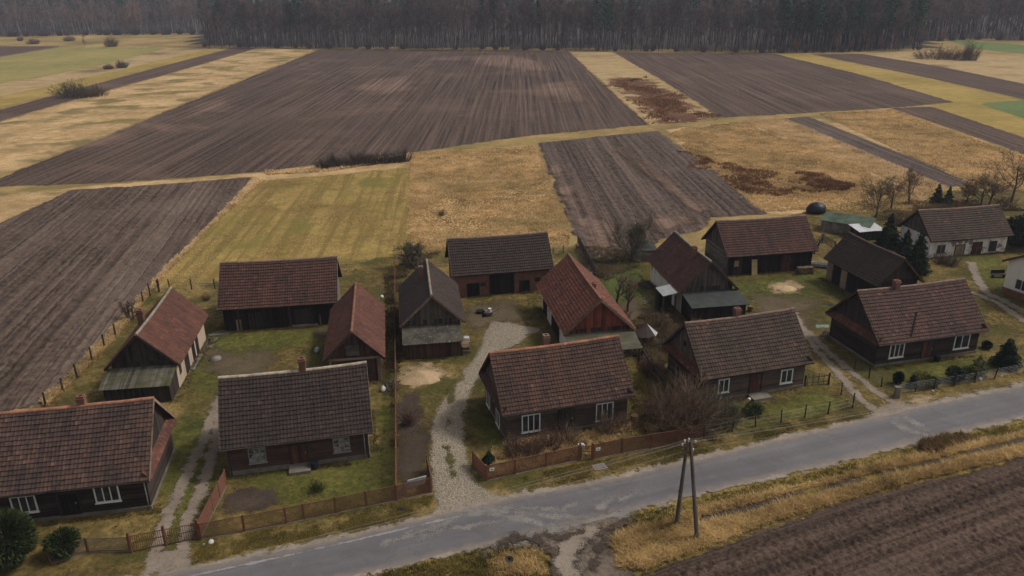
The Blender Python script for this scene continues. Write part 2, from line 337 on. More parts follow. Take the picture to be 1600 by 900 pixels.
sheet('ploughed_field', poly((110, 297), (250, 289), (398, 276), (330, 350), (255, 425), (232, 452), (165, 528), (110, 587), (62, 634), (-20, 650), (-320, 700), (-320, 470), (0, 350)),
      plough_mat('west_soil', (.042, .029, .022), (.10, .07, .054), aF2, .8, (.9, .7, .6), .55, (.2, .15, .12)), .5, .28, aF2, 1., furrows(1.1, .06, .36), jag=.6)
aF4 = ang((1140, 300), (1027, 205))
sheet('ploughed_field', poly((842, 224), (940, 213), (1027, 205), (1110, 262), (1197, 334), (1110, 342), (1095, 360), (1040, 372), (985, 398), (925, 398), (905, 380), (893, 352), (868, 290)),
      plough_mat('garden_soil', (.046, .032, .026), (.105, .074, .06), aF4, 1., (.9, .7, .6), .45, (.20, .15, .12)), .6, .35, aF4, 1., furrows(1.3, .04, .3), jag=.7)

for P in (((895, 345), (930, 338), (985, 385), (925, 392)), ((860, 262), (872, 258), (905, 330), (893, 335)), ((960, 235), (975, 232), (1110, 335), (1090, 338)), ((1010, 345), (1080, 340), (1090, 352), (1030, 366))): sheet('dry_soil', poly(*P), M_dry2, .7, .7, 0, 4., lift=.3)
# the village ground and the verges
ROAD_N = [(-420, 1040), (-100, 962), (230, 905), (300, 893), (600, 829), (681, 810), (799, 780), (900, 763), (1000, 741), (1200, 695), (1350, 660), (1420, 642), (1600, 605), (1800, 562), (2300, 470)]
ROAD_S = [(-420, 1140), (-100, 1050), (300, 958), (600, 891), (773, 848), (900, 818), (1000, 794.5), (1167, 754), (1300, 724), (1433, 690), (1600, 651.7), (1800, 606), (2300, 505)]
sheet('yard_ground', poly((-420, 760), (-100, 690), (60, 636), (165, 530), (238, 452), (345, 440), (530, 412), (640, 400), (700, 392), (890, 386), (930, 398), (1000, 402), (1100, 400), (1190, 345), (1285, 328), (1420, 300), (1600, 296), (1900, 340), (2300, 440), (2300, 470), *ROAD_N[::-1][1:], (-420, 1040)),
      M_lawn, 1.5, 1.5, 0, 1.8)
sheet('south_verge', poly(*ROAD_S[:-1], (1800, 660), (1600, 720), (1433, 758), (1343, 784), (1211, 822), (1087, 869), (1009, 900), (900, 960), (-420, 1400)), grass_mat('verge_grass', (.08, .065, .018), (.20, .145, .04), (.29, .20, .06), .2, soft=(.8, .6, .8)), .8, .8, 0, 1.)
for P in (((250, 700), (322, 640), (300, 560), (335, 520), (520, 512), (500, 530), (420, 555), (340, 590), (338, 730), (318, 835), (255, 850)),
          ((600, 600), (622, 440), (617, 780), (590, 770), (575, 720), (590, 690)),
          ((880, 395), (1000, 415), (1010, 465), (960, 460), (930, 440)), ((930, 400), (1000, 408), (1018, 478), (975, 500), (950, 440)),
          ((735, 640), (757, 570), (785, 700), (760, 700)), ((985, 640), (1000, 585), (1040, 640), (1060, 680), (1010, 690)),
          ((1130, 440), (1290, 425), (1290, 520), (1270, 480), (1160, 490), (1160, 470)), ((1150, 640), (1290, 610), (1330, 635), (1180, 665)), ((1500, 400), (1560, 400), (1580, 480), (1540, 450)),
          ((365, 745), (575, 718), (620, 770), (490, 775), (480, 810), (440, 800)), ((1380, 580), (1540, 560), (1600, 570), (1410, 612))):
    sheet('mossy_lawn', poly(*P), M_moss, .8, .8, 0, 2.5)
sheet('lush_grass', poly((945, 430), (985, 425), (1000, 445), (995, 470), (960, 465), (945, 450)), grass_mat('lush_green', (.045, .07, .016), (.068, .088, .024), (.11, .12, .035), .2, soft=(3., 2., .3)), .6, .6, 0, 3.)
M_dirt = dirt_mat('bare_dirt', (.055, .041, .024), (.115, .085, .05), 1., (3., 2.2, .35))
M_track = dirt_mat('track_dirt', (.13, .10, .078), (.24, .195, .155), 1., (.5, .45, 1.2))
M_mud = dirt_mat('dark_mud', (.045, .033, .024), (.19, .15, .115), .9, (2.2, 1.3, .7))
M_dark = dirt_mat('garden_earth', (.03, .021, .016), (.07, .05, .036), 1.4, (1.6, 1.2, .5))
M_sand = dirt_mat('pale_sand', (.20, .14, .08), (.36, .26, .155), 1.2, (1.8, 1.3, .6))
for P in (((350, 790), (375, 765), (425, 762), (440, 780), (410, 800), (350, 805)), ((622, 615), (650, 612), (668, 680), (668, 735), (624, 775)), ((310, 545), (420, 555), (420, 585), (345, 590)), ((735, 480), (800, 470), (830, 500), (770, 505), (735, 520)),
          ((1180, 460), (1270, 470), (1260, 510), (1250, 500), (1190, 490)), ((900, 385), (960, 390), (955, 420), (905, 418))):
    sheet('bare_earth', poly(*P), M_dark if P[0][0] in (350, 622, 900) else M_dirt, .6, .6, 0, 2.)
for P in (((520, 490), (560, 500), (520, 530), (500, 520)), ((1100, 560), (1130, 620), (1090, 660), (1030, 660), (1010, 600), (1045, 600)), ((940, 500), (990, 470), (1060, 500), (1030, 545), (1000, 540))):
    sheet('bare_earth', poly(*P), M_dirt, .6, .6, 0, 2.)
def strip(pts, wd):
    g = np.array([at(*p)[:2] for p in pts]); t = np.gradient(g, axis=0); t /= np.linalg.norm(t, axis=1)[:, None]; nn = np.stack([-t[:, 1], t[:, 0]], 1); wd = np.broadcast_to(np.asarray(wd, float), (len(g),))[:, None]
    return np.concatenate([g + nn * wd / 2, (g - nn * wd / 2)[::-1]])
for pts, wd in (([(240, 892), (243, 868), (257, 824), (280, 771), (300, 725), (314, 700), (330, 655), (345, 620)], .8), ([(283, 880), (288, 850), (293, 815), (313, 771), (330, 718), (338, 690), (342, 650)], .8),
                ([(1385, 655), (1345, 625), (1310, 585), (1275, 548), (1255, 515), (1240, 490)], .75), ([(1420, 645), (1370, 615), (1330, 582), (1290, 548), (1265, 520)], .7),
                ([(1517, 410), (1526, 435), (1540, 458), (1570, 472), (1610, 492), (1700, 520)], .9), ([(1517, 457), (1560, 475), (1600, 503), (1700, 540)], .8)):
    sheet('wheel_track', strip(pts, wd), M_track, .25, .25, 0, .6)
sheet('track_mouth', poly((222, 900), (300, 893), (300, 880), (285, 862), (250, 862), (235, 875)), M_track, .3, .3, 0, .8)
sheet('track_mouth', poly((1345, 662), (1425, 643), (1440, 636), (1400, 628), (1370, 640)), M_track, .3, .3, 0, .8)
M_mossd = grass_mat('drive_grass', (.05, .045, .014), (.09, .08, .024), (.14, .115, .04), .3, soft=(.7, .5, .8))
M_cob = dirt_mat('gravel', (.17, .14, .105), (.28, .235, .18), .8, (.7, .35, .8), .9, stones=True)
sheet('gravel_drive', poly((672, 812), (684, 790), (676, 760), (673.6, 719), (675.5, 662), (688, 635), (702, 613), (728, 578), (751, 549), (758, 520), (768, 504), (795, 505), (843, 516), (843, 521), (822, 524), (812, 538), (785, 548), (759, 575), (735, 610), (724.6, 647), (724, 685), (728, 719), (743, 757), (765, 772), (800, 781), (740, 797)),
      M_cob, .25, .25, 0, .6, lambda u, v, x, y: .05 * (fbm(x / .35, y / .35, 2, 4) - .5))
for P in (((696, 700), (705, 700), (714, 745), (705, 748)), ((700, 610), (712, 600), (710, 625), (702, 632)), ((699, 655), (704, 655), (703, 668), (698, 668)), ((715, 590), (724, 585), (722, 596), (714, 600))):
    sheet('grass_in_drive', poly(*P), M_mossd, .2, .2, 0, .7, lift=.05)
SPIT = sheet('sandy_ground', poly((632, 576), (660, 570), (698, 584), (686, 598), (650, 604), (628, 594)), M_sand, .3, .3, 0, .8)
sheet('sandy_ground', poly((1204, 446), (1235, 440), (1254, 450), (1240, 458), (1210, 460)), M_sand, .4, .4, 0, .9)
sheet('pale_worn_grass', poly((1410, 625), (1440, 618), (1460, 626), (1425, 634)), M_sand, .3, .3, 0, 1.2)
# the asphalt road with its worn shoulders, faint edge line and dust from the drives
sheet('road_shoulder', np.concatenate([poly(*[(x, y - 6) for x, y in ROAD_N]), poly(*[(x, y + 5) for x, y in ROAD_S])[::-1]]), dirt_mat('shoulder_grit', (.14, .115, .09), (.27, .225, .185), 1., (.5, .7, 1.)), .5, .4, ang((600, 829), (1000, 741)), .9)
k = NT('asphalt', .75, .35)
rt = ang((600, 829), (1200, 695))
a_ = k.noise(.25, 5, .6); b_ = k.noise(14., 3, .7); v_ = k.noise(1., 4, .6, vec=k.dirmap(.03, .9, rt))
c_ = k.ramp(k.math('ADD', k.math('MULTIPLY', a_, .3), k.math('ADD', k.math('MULTIPLY', v_, .5), k.math('MULTIPLY', b_, .2))), (.36, (.072, .066, .071)), (.5, (.10, .092, .097)), (.64, (.135, .124, .126)))
ck = k.n('TexVoronoi'); ck.feature = 'DISTANCE_TO_EDGE'; ck.inputs['Scale'].default_value = .55; wv = k.n('VectorMath'); nzv = k.n('TexNoise'); nzv.inputs['Scale'].default_value = .9; nzv.inputs['Detail'].default_value = 5; k.l(k.co, nzv.inputs['Vector']); k.l(k.co, wv.inputs[0]); sc2 = k.n('VectorMath'); sc2.operation = 'SCALE'; k.l(nzv.outputs['Color'], sc2.inputs[0]); sc2.inputs[3].default_value = 1.6; k.l(sc2.outputs[0], wv.inputs[1]); k.l(wv.outputs[0], ck.inputs['Vector'])
c_ = k.mix(k.math('MULTIPLY', k.rng(ck.outputs['Distance'], .012, .0, 0, .55), k.rng(a_, .45, .6, 0, 1)), c_, (.04, .036, .036))
pt = k.noise(.45, 4, .7, dist=.8); c_ = k.mix(k.rng(pt, .56, .6, 0, .45), c_, (.075, .068, .07)); pt2 = k.noise(.8, 5, .7); c_ = k.mix(k.rng(pt2, .58, .72, 0, .35), c_, (.18, .16, .15))
ed_ = k.math('ADD', k.attr('edge'), k.math('MULTIPLY', k.math('SUBTRACT', pt2, .5), 1.6)); c_ = k.mix(k.rng(ed_, .5, .05, 0, .8), c_, (.16, .13, .105))
k.col(c_); k.bump(b_, .35, .02); k.soft(.25, .28, 1.6); M_asph = k.m
RD = np.concatenate([poly(*ROAD_N), poly(*ROAD_S)[::-1]])
sheet('road', RD, M_asph, .4, .3, rt, .35)
M_rut = dirt_mat('wet_ruts', (.035, .026, .02), (.075, .056, .044), 1.2, (.6, .6, 1.)); M_pmud = dirt_mat('dried_mud', (.16, .13, .10), (.25, .205, .165), 1., (.9, .8, .8))
RUTS = (([(905, 905), (900, 870), (930, 840), (985, 815)], .5, M_rut), ([(870, 915), (868, 870), (835, 845), (800, 842)], .45, M_rut), ([(890, 910), (880, 880), (900, 845), (925, 825)], 1.1, M_pmud), ([(925, 895), (935, 860), (960, 835)], .35, M_rut), ([(850, 838), (880, 846), (915, 834)], .4, M_rut), ([(780, 852), (815, 845), (850, 840)], .3, M_rut))
M_line = dirt_mat('worn_paint', (.19, .18, .185), (.245, .235, .235), 1., (.12, .16, 1.1))
gN, gS = poly(*ROAD_N), poly(*ROAD_S)
sheet('road_edge_line', strip([(120, 941), (300, 902), (450, 870), (600, 836), (680, 817), (760, 799)], .1), M_line, .15, .06, rt, .12)
M_dust = dirt_mat('road_dust', (.15, .138, .13), (.205, .188, .17), 1., (.9, .7, .9))
for pts, wd in (([(700, 806), (760, 806), (830, 815), (880, 832)], .45), ([(720, 800), (770, 800), (840, 806), (920, 812)], .35), ([(740, 795), (820, 795), (880, 800)], .3), ([(640, 838), (680, 826), (720, 808)], .35), ([(1395, 665), (1430, 676), (1452, 684)], .5), ([(1410, 652), (1440, 668), (1460, 680)], .4), ([(930, 800), (960, 785), (1000, 770)], .3), ([(600, 850), (900, 790)], .15)):
    sheet('road_dust', strip(pts, wd), M_dust, .3, .2, rt, .5)
sheet('muddy_drive', poly((760, 862), (800, 846), (850, 832), (900, 820), (985, 800), (985, 812), (950, 830), (960, 860), (990, 905), (880, 960), (840, 960), (885, 900), (880, 862), (840, 856)), M_mud, .3, .3, 0, 1., lambda u, v, x, y: .12 * (fbm(x / .9, y / .9, 3, 4) - .5))
for pts, wd, m_ in RUTS: sheet('mud_rut', strip(pts, wd), m_, .2, .2, 0, .7, lift=.085)
sheet('road_dust', poly((770, 850), (990, 797), (995, 803), (780, 860)), M_dust, .3, .3, rt, .8)
aSF = ang((1009, 897), (1343, 784))
SOUTH = poly((1000, 905), (1087, 872), (1149, 847), (1211, 824), (1300, 797), (1343, 785), (1433, 759), (1520, 737), (1600, 720), (1800, 668), (1800, 1000), (940, 1000))
sheet('ploughed_field', SOUTH, plough_mat('south_soil', (.046, .030, .022), (.10, .067, .051), aSF, .9, (.5, .5, 1.2), .3, (.15, .105, .085), cs=4.), .11, .11, aSF, .7, furrows(1.2, .02, .36, 21, .22), jag=.5)
sheet('weedy_ground', poly((1440, 862), (1493, 848), (1600, 821), (1900, 745), (1900, 1250), (1300, 1250)), grass_mat('field_weeds', (.05, .045, .016), (.075, .058, .03), (.13, .11, .035), .3, soft=(2., 2., .5)), .5, .5, aSF, 3.)
sheet('wheel_track', strip([(1390, 872), (1493, 847), (1593, 822), (1700, 796)], .5), M_mud, .3, .3, aSF, .6)
print('ground done')
# ---------------------------------------------------------------- materials of the buildings
def tile_mat(name, dark, red, patch, pa=.6, lich=.5, rng_red=(.4, .62)):
    k = NT(name, .85, .25)
    t = k.attr('tone')
    big = k.noise(.45, 4, .6, obj=True)
    stre = k.noise(1., 4, .6, vec=k.map((2.2, .25, .25)), obj=True)
    f = k.math('ADD', k.math('MULTIPLY', big, .4), k.math('ADD', k.math('MULTIPLY', stre, .5), k.math('MULTIPLY', t, .1)))
    col = k.ramp(f, (rng_red[0], dark), (rng_red[1], red))
    col = k.mix(k.rng(t, .15, .6, .22, 0.), col, tuple(v * .45 for v in dark)); col = k.mix(k.rng(t, .88, .96, 0, .3), col, tuple(v * 1.6 for v in red))
    pf = k.math('ADD', k.math('MULTIPLY', k.noise(.55, 3, .6, obj=True), .6), k.math('MULTIPLY', t, .4))
    col = k.mix(k.rng(pf, pa, pa + .12, 0, .85), col, patch)
    li = k.noise(5., 5, .75, obj=True); col = k.mix(k.rng(li, .62, .72, 0, lich), col, (.22, .20, .16))
    ms = k.noise(1.3, 5, .7, obj=True); col = k.mix(k.rng(ms, .58, .7, 0, lich), col, (.055, .052, .022))
    k.col(col); k.bump(k.noise(30., 2, .6), .25, .02)
    return k.m
def wood_mat(name, c, var=.45, vert=False, moss=0.):
    k = NT(name, .9, .15)
    v = k.map((14, 14, .5) if vert else (.5, .5, 14)); g = k.noise(1., 4, .65, vec=v, obj=True); b = k.noise(.8, 4, .6, obj=True)
    f = k.math('ADD', k.rng(g, .25, .75, 1 - var, 1 + var), k.math('ADD', k.math('MULTIPLY', k.math('SUBTRACT', k.attr('tone'), .5), .8), k.rng(b, .3, .7, -.3, .3)))
    f = k.math('MAXIMUM', f, .25)
    cc = k.n('VectorMath'); cc.operation = 'SCALE'; cc.inputs[0].default_value = c; k.l(f, cc.inputs[3])
    col = cc.outputs[0]
    if moss: col = k.mix(k.rng(k.noise(1.2, 5, .7, obj=True), .45, .62, 0, moss), col, (.05, .055, .015))
    k.l(col, k.b.inputs['Base Color']); k.bump(g, .5, .02)
    return k.m
def brick_mat(name, c1, c2, mortar, sc_=1.):
    k = NT(name, .9, .15); sx = k.n('SeparateXYZ'); k.l(k.co, sx.inputs[0]); cb = k.n('CombineXYZ'); k.l(k.math('ADD', sx.outputs[0], sx.outputs[1]), cb.inputs[0]); k.l(sx.outputs[2], cb.inputs[1])
    bt = k.n('TexBrick'); k.l(cb.outputs[0], bt.inputs['Vector']); bt.inputs['Color1'].default_value = (*c1, 1); bt.inputs['Color2'].default_value = (*c2, 1); bt.inputs['Mortar'].default_value = (*mortar, 1)
    bt.inputs['Scale'].default_value = sc_; bt.inputs['Brick Width'].default_value = .26; bt.inputs['Row Height'].default_value = .085; bt.inputs['Mortar Size'].default_value = .01
    st = k.noise(1.1, 5, .65, obj=True); k.col(k.mix(k.rng(st, .45, .7, 0, .7), bt.outputs['Color'], tuple(v * .35 for v in c1))); k.bump(bt.outputs['Fac'], -.4, .02); return k.m
def plaster_mat(name, c, dirt, amt=.7, brick=None):
    k = NT(name, .9, .15); a = k.noise(.9, 5, .65, obj=True); b = k.noise(1., 4, .6, vec=k.map((2.5, 2.5, .35)), obj=True)
    col = k.mix(k.rng(b, .5, .68, 0, amt), c, dirt)
    if brick: col = k.mix(k.rng(a, .56, .6, 0, .9), col, brick)
    k.col(col); k.bump(k.noise(12., 3, .6), .2, .02); return k.m
T_H1 = tile_mat('clay_tiles_redbrown', (0.0378, 0.0252, 0.0216), (0.0945, 0.0522, 0.0396), (0.1530, 0.0765, 0.0540), .66, .2, (.40, .62))
T_H2 = tile_mat('clay_tiles_sooty', (0.0246, 0.0175, 0.0156), (0.0424, 0.0268, 0.0221), (0.1028, 0.0624, 0.0480), .70, .3)
T_H3 = tile_mat('clay_tiles_umber', (0.0374, 0.0224, 0.0177), (0.0816, 0.0394, 0.0286), (0.1496, 0.0748, 0.0476), .68, .35)
T_H4 = tile_mat('clay_tiles_brown', (0.0360, 0.0245, 0.0187), (0.0685, 0.0422, 0.0304), (0.1586, 0.0646, 0.0323), .66, .45)
T_H5 = tile_mat('clay_tiles_plum', (0.0384, 0.0225, 0.0185), (0.0829, 0.0398, 0.0312), (0.1392, 0.0663, 0.0497), .66, .3)
T_RED = tile_mat('clay_tiles_red', (0.0602, 0.0266, 0.0190), (0.1204, 0.0456, 0.0297), (0.1647, 0.0697, 0.0412), .68, .2)
T_BRIGHT = tile_mat('clay_tiles_orange', (0.0920, 0.0368, 0.0248), (0.1680, 0.0616, 0.0384), (0.2160, 0.0880, 0.0560), .68, .1)
T_MAR = tile_mat('clay_tiles_maroon', (0.0398, 0.0220, 0.0172), (0.0857, 0.0367, 0.0269), (0.1285, 0.0612, 0.0428), .7, .25)
T_DARK = tile_mat('clay_tiles_dark', (0.0282, 0.0190, 0.0162), (0.0436, 0.0283, 0.0228), (0.0774, 0.0505, 0.0360), .74, .2)
RIDGE_O = plain('ridge_clay_orange', (.20, .088, .053), .85, .35); RIDGE_D = plain('ridge_clay_brown', (.13, .085, .065), .85, .35); RIDGE_P = plain('ridge_mortar_pale', (.25, .21, .16), .9, .3)
W_LOG = wood_mat('log_wall_wood', (0.0672, 0.0504, 0.0392)); W_LOGD = wood_mat('dark_log_wood', (0.0350, 0.0252, 0.0210)); W_LOGR = wood_mat('reddish_log_wood', (0.0644, 0.0378, 0.0294))
W_BRD = wood_mat('weathered_boards', (0.0812, 0.0658, 0.0532), vert=True); W_BRDD = wood_mat('dark_boards', (0.0364, 0.0280, 0.0238), vert=True); W_RED = wood_mat('red_stained_boards', (0.1610, 0.0462, 0.0280), .25, True); W_BRN = wood_mat('brown_boards', (.062, .037, .026), vert=True)
W_BLK = wood_mat('dark_shaded_boards', (0.0182, 0.0140, 0.0126), vert=True); W_GREY = wood_mat('silver_boards', (.14, .125, .105)); W_TRIM = wood_mat('bare_timber', (.20, .145, .10)); W_DOOR = wood_mat('door_boards', (.07, .032, .024), vert=True)  # W_BLK: dark wood, with eave and doorway shade put into its colour
BRICK = brick_mat('red_brick', (.24, .095, .055), (.17, .065, .042), (.17, .13, .10)); BRICK_C = brick_mat('chimney_brick', (.19, .075, .05), (.12, .055, .04), (.15, .12, .1))
PL_CREAM = plaster_mat('cream_plaster', (.40, .31, .23), (.20, .14, .10), .8); PL_WHITE = plaster_mat('whitewash', (.66, .63, .60), (.30, .25, .21), .7, (.17, .12, .09)); PL_HOUSE = plaster_mat('house_plaster', (.72, .68, .60), (.60, .56, .49), .5)
CONC = plain('concrete', (.14, .125, .10), .9, .5, 1.2); SOOT = plain('soot', (.012, .011, .01), .95, .2); WHITE = plain('white_paint', (.58, .57, .55), .5, .08, 3, .1); GREYW = plain('grey_paint', (.19, .175, .16), .6, .2)
k = NT('window_glass', .12, .3); k.col(k.ramp(k.noise(2., 2, .5, obj=True), (.3, (.012, .014, .016)), (.7, (.05, .055, .06)))); GLASS = k.m
k = NT('lace_curtain_glass', .15, .5); k.col(k.ramp(k.noise(3.5, 3, .6, obj=True), (.4, (.03, .03, .03)), (.6, (.26, .26, .25)))); LACE = k.m
ROOF_FELT = plain('roofing_felt', (.036, .040, .038), .8, .35, 1.5); k = NT('lichened_felt', .9, .15); sp_ = k.noise(4.5, 4, .75, obj=True); k.col(k.mix(k.rng(sp_, .60, .66, 0, .8), k.ramp(k.noise(1.2, 5, .7, obj=True), (.35, (.028, .025, .02)), (.65, (.085, .078, .06))), (.30, .29, .25))); LICH = k.m
ROOF_MOSS = wood_mat('mossy_roofing', (.085, .075, .06), .4, False, .8); TIN = plain('grey_tin', (.26, .27, .27), .5, .3, 2., .4); ASB = plain('asbestos_sheet', (.12, .105, .09), .9, .45, 2.)
RUSTY = plain('rusty_iron', (.16, .066, .04), .85, .4, 6.); RUSTD = plain('dark_rust', (.125, .056, .034), .9, .4, 6.); STEEL = plain('galvanised_pipe', (.20, .21, .22), .5, .2)

# ---------------------------------------------------------------- building kit (local frame: ridge along x, side n = -y, side f = +y)
class House:
    def __init__(s, name, label, cat, P, tiles, ridge=RIDGE_D, group=None, sag=.11, oe=.5, og=.38, rows=None):
        s.x, s.y, s.a, s.L, s.W, s.He, s.Hr = P; s.oe, s.og = oe, og
        s.root = thing(name, label, cat, (s.x, s.y, 0), s.a, group)
        s.sl = (s.Hr - s.He) / (s.W / 2); s.l, s.w = s.L - 2 * og, s.W - 2 * oe
        s.hw = s.He + s.oe * s.sl - .10; s.sag = sag; s.seed = int(abs(s.x) * 37 + abs(s.y) * 11)
        s.roof = s._roof(tiles, ridge, rows)
    def sagz(s, x, t): # a tired ridge: sinks between the gables
        return -s.sag * (np.cos(np.clip(x / s.L, -.5, .5) * math.pi)) * (.3 + .7 * t) + .03 * (vnoise(x * .8 + s.seed, t * 3, 3) - .5)
    def tiles(s, mb, sy, L, t0, t1, x0=None, half=None, z0=None, z1=None, seed=0):
        """courses of pan tiles on one slope; t is 0 at the eaves and 1 at the ridge"""
        S = math.hypot(s.W / 2, s.Hr - s.He) * (t1 - t0); nr = max(2, round(S / .33)); nc = max(3, round(L / .245))
        g = np.random.default_rng(s.seed + seed + (sy > 0)); c, r = np.meshgrid(np.arange(nc), np.arange(nr)); c = c.ravel(); r = r.ravel(); N = len(c)
        px = np.array([0, .12, .45, .72, .88, 1.0]); ph = np.array([.024, .006, .0, .006, .022, .024])
        jx = g.normal(0, .006, N); jh = g.normal(0, .006, N); jt = g.normal(0, .008, N) + .02 * (vnoise(c * .35, r * .5, s.seed) - .5)
        X = (-L / 2 if x0 is None else x0) + (c + 0.)[:, None] * (L / nc) + px[None] * (L / nc) + jx[:, None]
        out = []
        for (tt, up) in ((r + 0., -.02), (r + 0., .075), (r + 1.06, .004)):
            t = t0 + (tt / nr)[:, None] * (t1 - t0) + jt[:, None] * (.33 / S) * (t1 - t0); t = np.minimum(t, t1)
            z = s.He + t * (s.Hr - s.He) + s.sagz(X, t); y = sy * (s.W / 2) * (1 - t) + 0 * X
            hh = up + ph[None] * (0 if up < 0 else 1) + jh[:, None]
            nz_, ny = (s.W / 2), (s.Hr - s.He); q = math.hypot(nz_, ny)
            out.append(np.stack([X, y + sy * ny / q * hh, z + nz_ / q * hh], -1))
        Vt = np.stack(out, 1).reshape(N, -1, 3); m = len(px); i0 = (np.arange(N) * 3 * m)[:, None]; kk = np.arange(m - 1)[None]
        F = []
        for row in (0, 1): F.append(np.stack([i0 + row * m + kk, i0 + row * m + kk + 1, i0 + (row + 1) * m + kk + 1, i0 + (row + 1) * m + kk], -1))
        F = np.concatenate(F, 1).reshape(-1, 4)
        if sy > 0: F = F[:, ::-1]
        tone = np.repeat(g.beta(2., 2., N), 2 * (m - 1)); mb.add(Vt.reshape(-1, 3), Q=F, tone=tone)
    def _roof(s, tiles, ridge, rows):
        mb = MB()
        for sy in (-1, 1): s.tiles(mb, sy, s.L, 0, 1)
        # the boarding under the tiles
        for sy in (-1, 1):
            n = 10
            for i in range(n):
                xa, xb = (-.5 + i / n) * s.L * .995, (-.5 + (i + 1) / n) * s.L * .995; P = []
                for dz in (-.13, -.045):
                    for (x, t) in ((xa, 0.01), (xb, 0.01), (xb, 1), (xa, 1)):
                        P.append((x, sy * s.W / 2 * (1 - t), s.He + t * (s.Hr - s.He) + float(s.sagz(np.array(x), np.array(t))) + dz))
                mb.hexa(P, .1)
        ro = mb.build('roof', tiles, s.root)
        rb = MB(); n = max(4, round(s.L / .36))
        for i in range(n):
            xa = (-.5 + i / n) * s.L; xb = xa + s.L / n * 1.08; za = s.Hr + float(s.sagz(np.array(xa), np.array(1.)))
            rb.tube([(xa, 0, za + .01 + rnd.uniform(-.01, .01)), (xb, rnd.uniform(-.01, .01), za + .025)], [.13, .115], 8)
        rb.build('ridge_cap', ridge, ro)
        for sx in (-1, 1):
            bb = MB()
            for sy in (-1, 1): bb.bar((sx * (s.L / 2 + .012), sy * (s.W / 2 + .0), s.He - .075), (sx * (s.L / 2 + .012), 0, s.Hr - .075), .10, (sx, 0, 0), .022)
            bb.build('bargeboard', W_BRN if s.seed % 3 else W_TRIM, ro)
        return ro
    # -- walls
    def side(s, sd):   # origin at lower left seen from outside, direction along the wall, outward normal, length
        return {'n': (np.array([-s.l / 2, -s.w / 2, 0]), np.array([1., 0, 0]), np.array([0, -1., 0]), s.l), 'f': (np.array([s.l / 2, s.w / 2, 0]), np.array([-1., 0, 0]), np.array([0, 1., 0]), s.l),
                'g0': (np.array([-s.l / 2, s.w / 2, 0]), np.array([0, -1., 0]), np.array([-1., 0, 0]), s.w), 'g1': (np.array([s.l / 2, -s.w / 2, 0]), np.array([0, 1., 0]), np.array([1., 0, 0]), s.w)}[sd]
    def gz(s, yy): return s.Hr - s.sl * abs(yy) - .14
    def logs(s, mb, sd, z0, z1, th=.2):
        o, d, n, L = s.side(sd); z = z0; e = .0 if sd in 'nf' else -.02
        while z < z1 - .02:
            h = min(rnd.uniform(.24, .31), z1 - z); off = rnd.uniform(-.012, .012)
            mb.par(o + n * (-th + off) - d * e + [0, 0, z + .012], d * (L + 2 * e), n * th, (0, 0, h - .02)); z += h
        mb.par(o - n * (th + .02) + d * .03 + [0, 0, z0], d * (L - .06), n * .1, (0, 0, z1 - z0), .05)
    def boards(s, mb, sd, z0, top, bw=.2, x0=0, x1=None, out=0.):
        o, d, n, L = s.side(sd); x1 = L if x1 is None else x1; x = x0
        while x < x1 - .02:
            b = min(rnd.uniform(bw * .75, bw * 1.25), x1 - x); off = out + rnd.uniform(0, .018); za, zb = top(x), top(x + b - .008)
            p0 = o + d * x + n * off; p1 = o + d * (x + b - .008) + n * off
            P = [p0 - n * .03, p1 - n * .03, p1, p0]
            mb.hexa([q + [0, 0, z0] for q in P] + [P[0] + [0, 0, za], P[1] + [0, 0, zb], P[2] + [0, 0, zb], P[3] + [0, 0, za]]); x += b
        P = [o + d * x0 - n * .06, o + d * x1 - n * .06]
        if sd in ('g0', 'g1') and z0 > 1.: mb.tri(P[0] + [0, 0, z0], P[1] + [0, 0, z0], (P[0] + P[1]) / 2 + [0, 0, top((x0 + x1) / 2)], .02)
        else: mb.quad(P[0] + [0, 0, z0], P[1] + [0, 0, z0], P[1] + [0, 0, top(x1)], P[0] + [0, 0, top(x0)], .02)
    def wall(s, sd, style, mat, z0=.0, z1=None, plinth=None):
        z1 = s.hw if z1 is None else z1; mb = MB()
        if plinth: s.plinth = plinth; z0 = plinth
        if style == 'log': s.logs(mb, sd, z0, z1)
        elif style == 'board': s.boards(mb, sd, z0, lambda x: z1)
        else:
            o, d, n, L = s.side(sd); e = 0 if sd in 'nf' else -.25; mb.par(o - n * .25 - d * e + [0, 0, z0], d * (L + 2 * e), n * .25, (0, 0, z1 - z0), .5)
        return mb.build('wall', mat, s.root)
    def plinths(s, h=.3, mat=None):
        m = MB(); m.box(-s.l / 2 - .05, s.l / 2 + .05, -s.w / 2 - .05, s.w / 2 + .05, -.1, h, .5); m.build('plinth', mat or CONC, s.root); s.plinth = h
    def gable(s, sd, mat, z0=None, inset=0.):
        mb = MB(); o, d, n, L = s.side(sd); z0 = s.hw - .05 if z0 is None else z0
        s.boards(mb, sd, z0, lambda x: max(s.gz(L / 2 - x), z0 + .02), .19, 0, L, -inset); return mb.build('gable', mat, s.root)
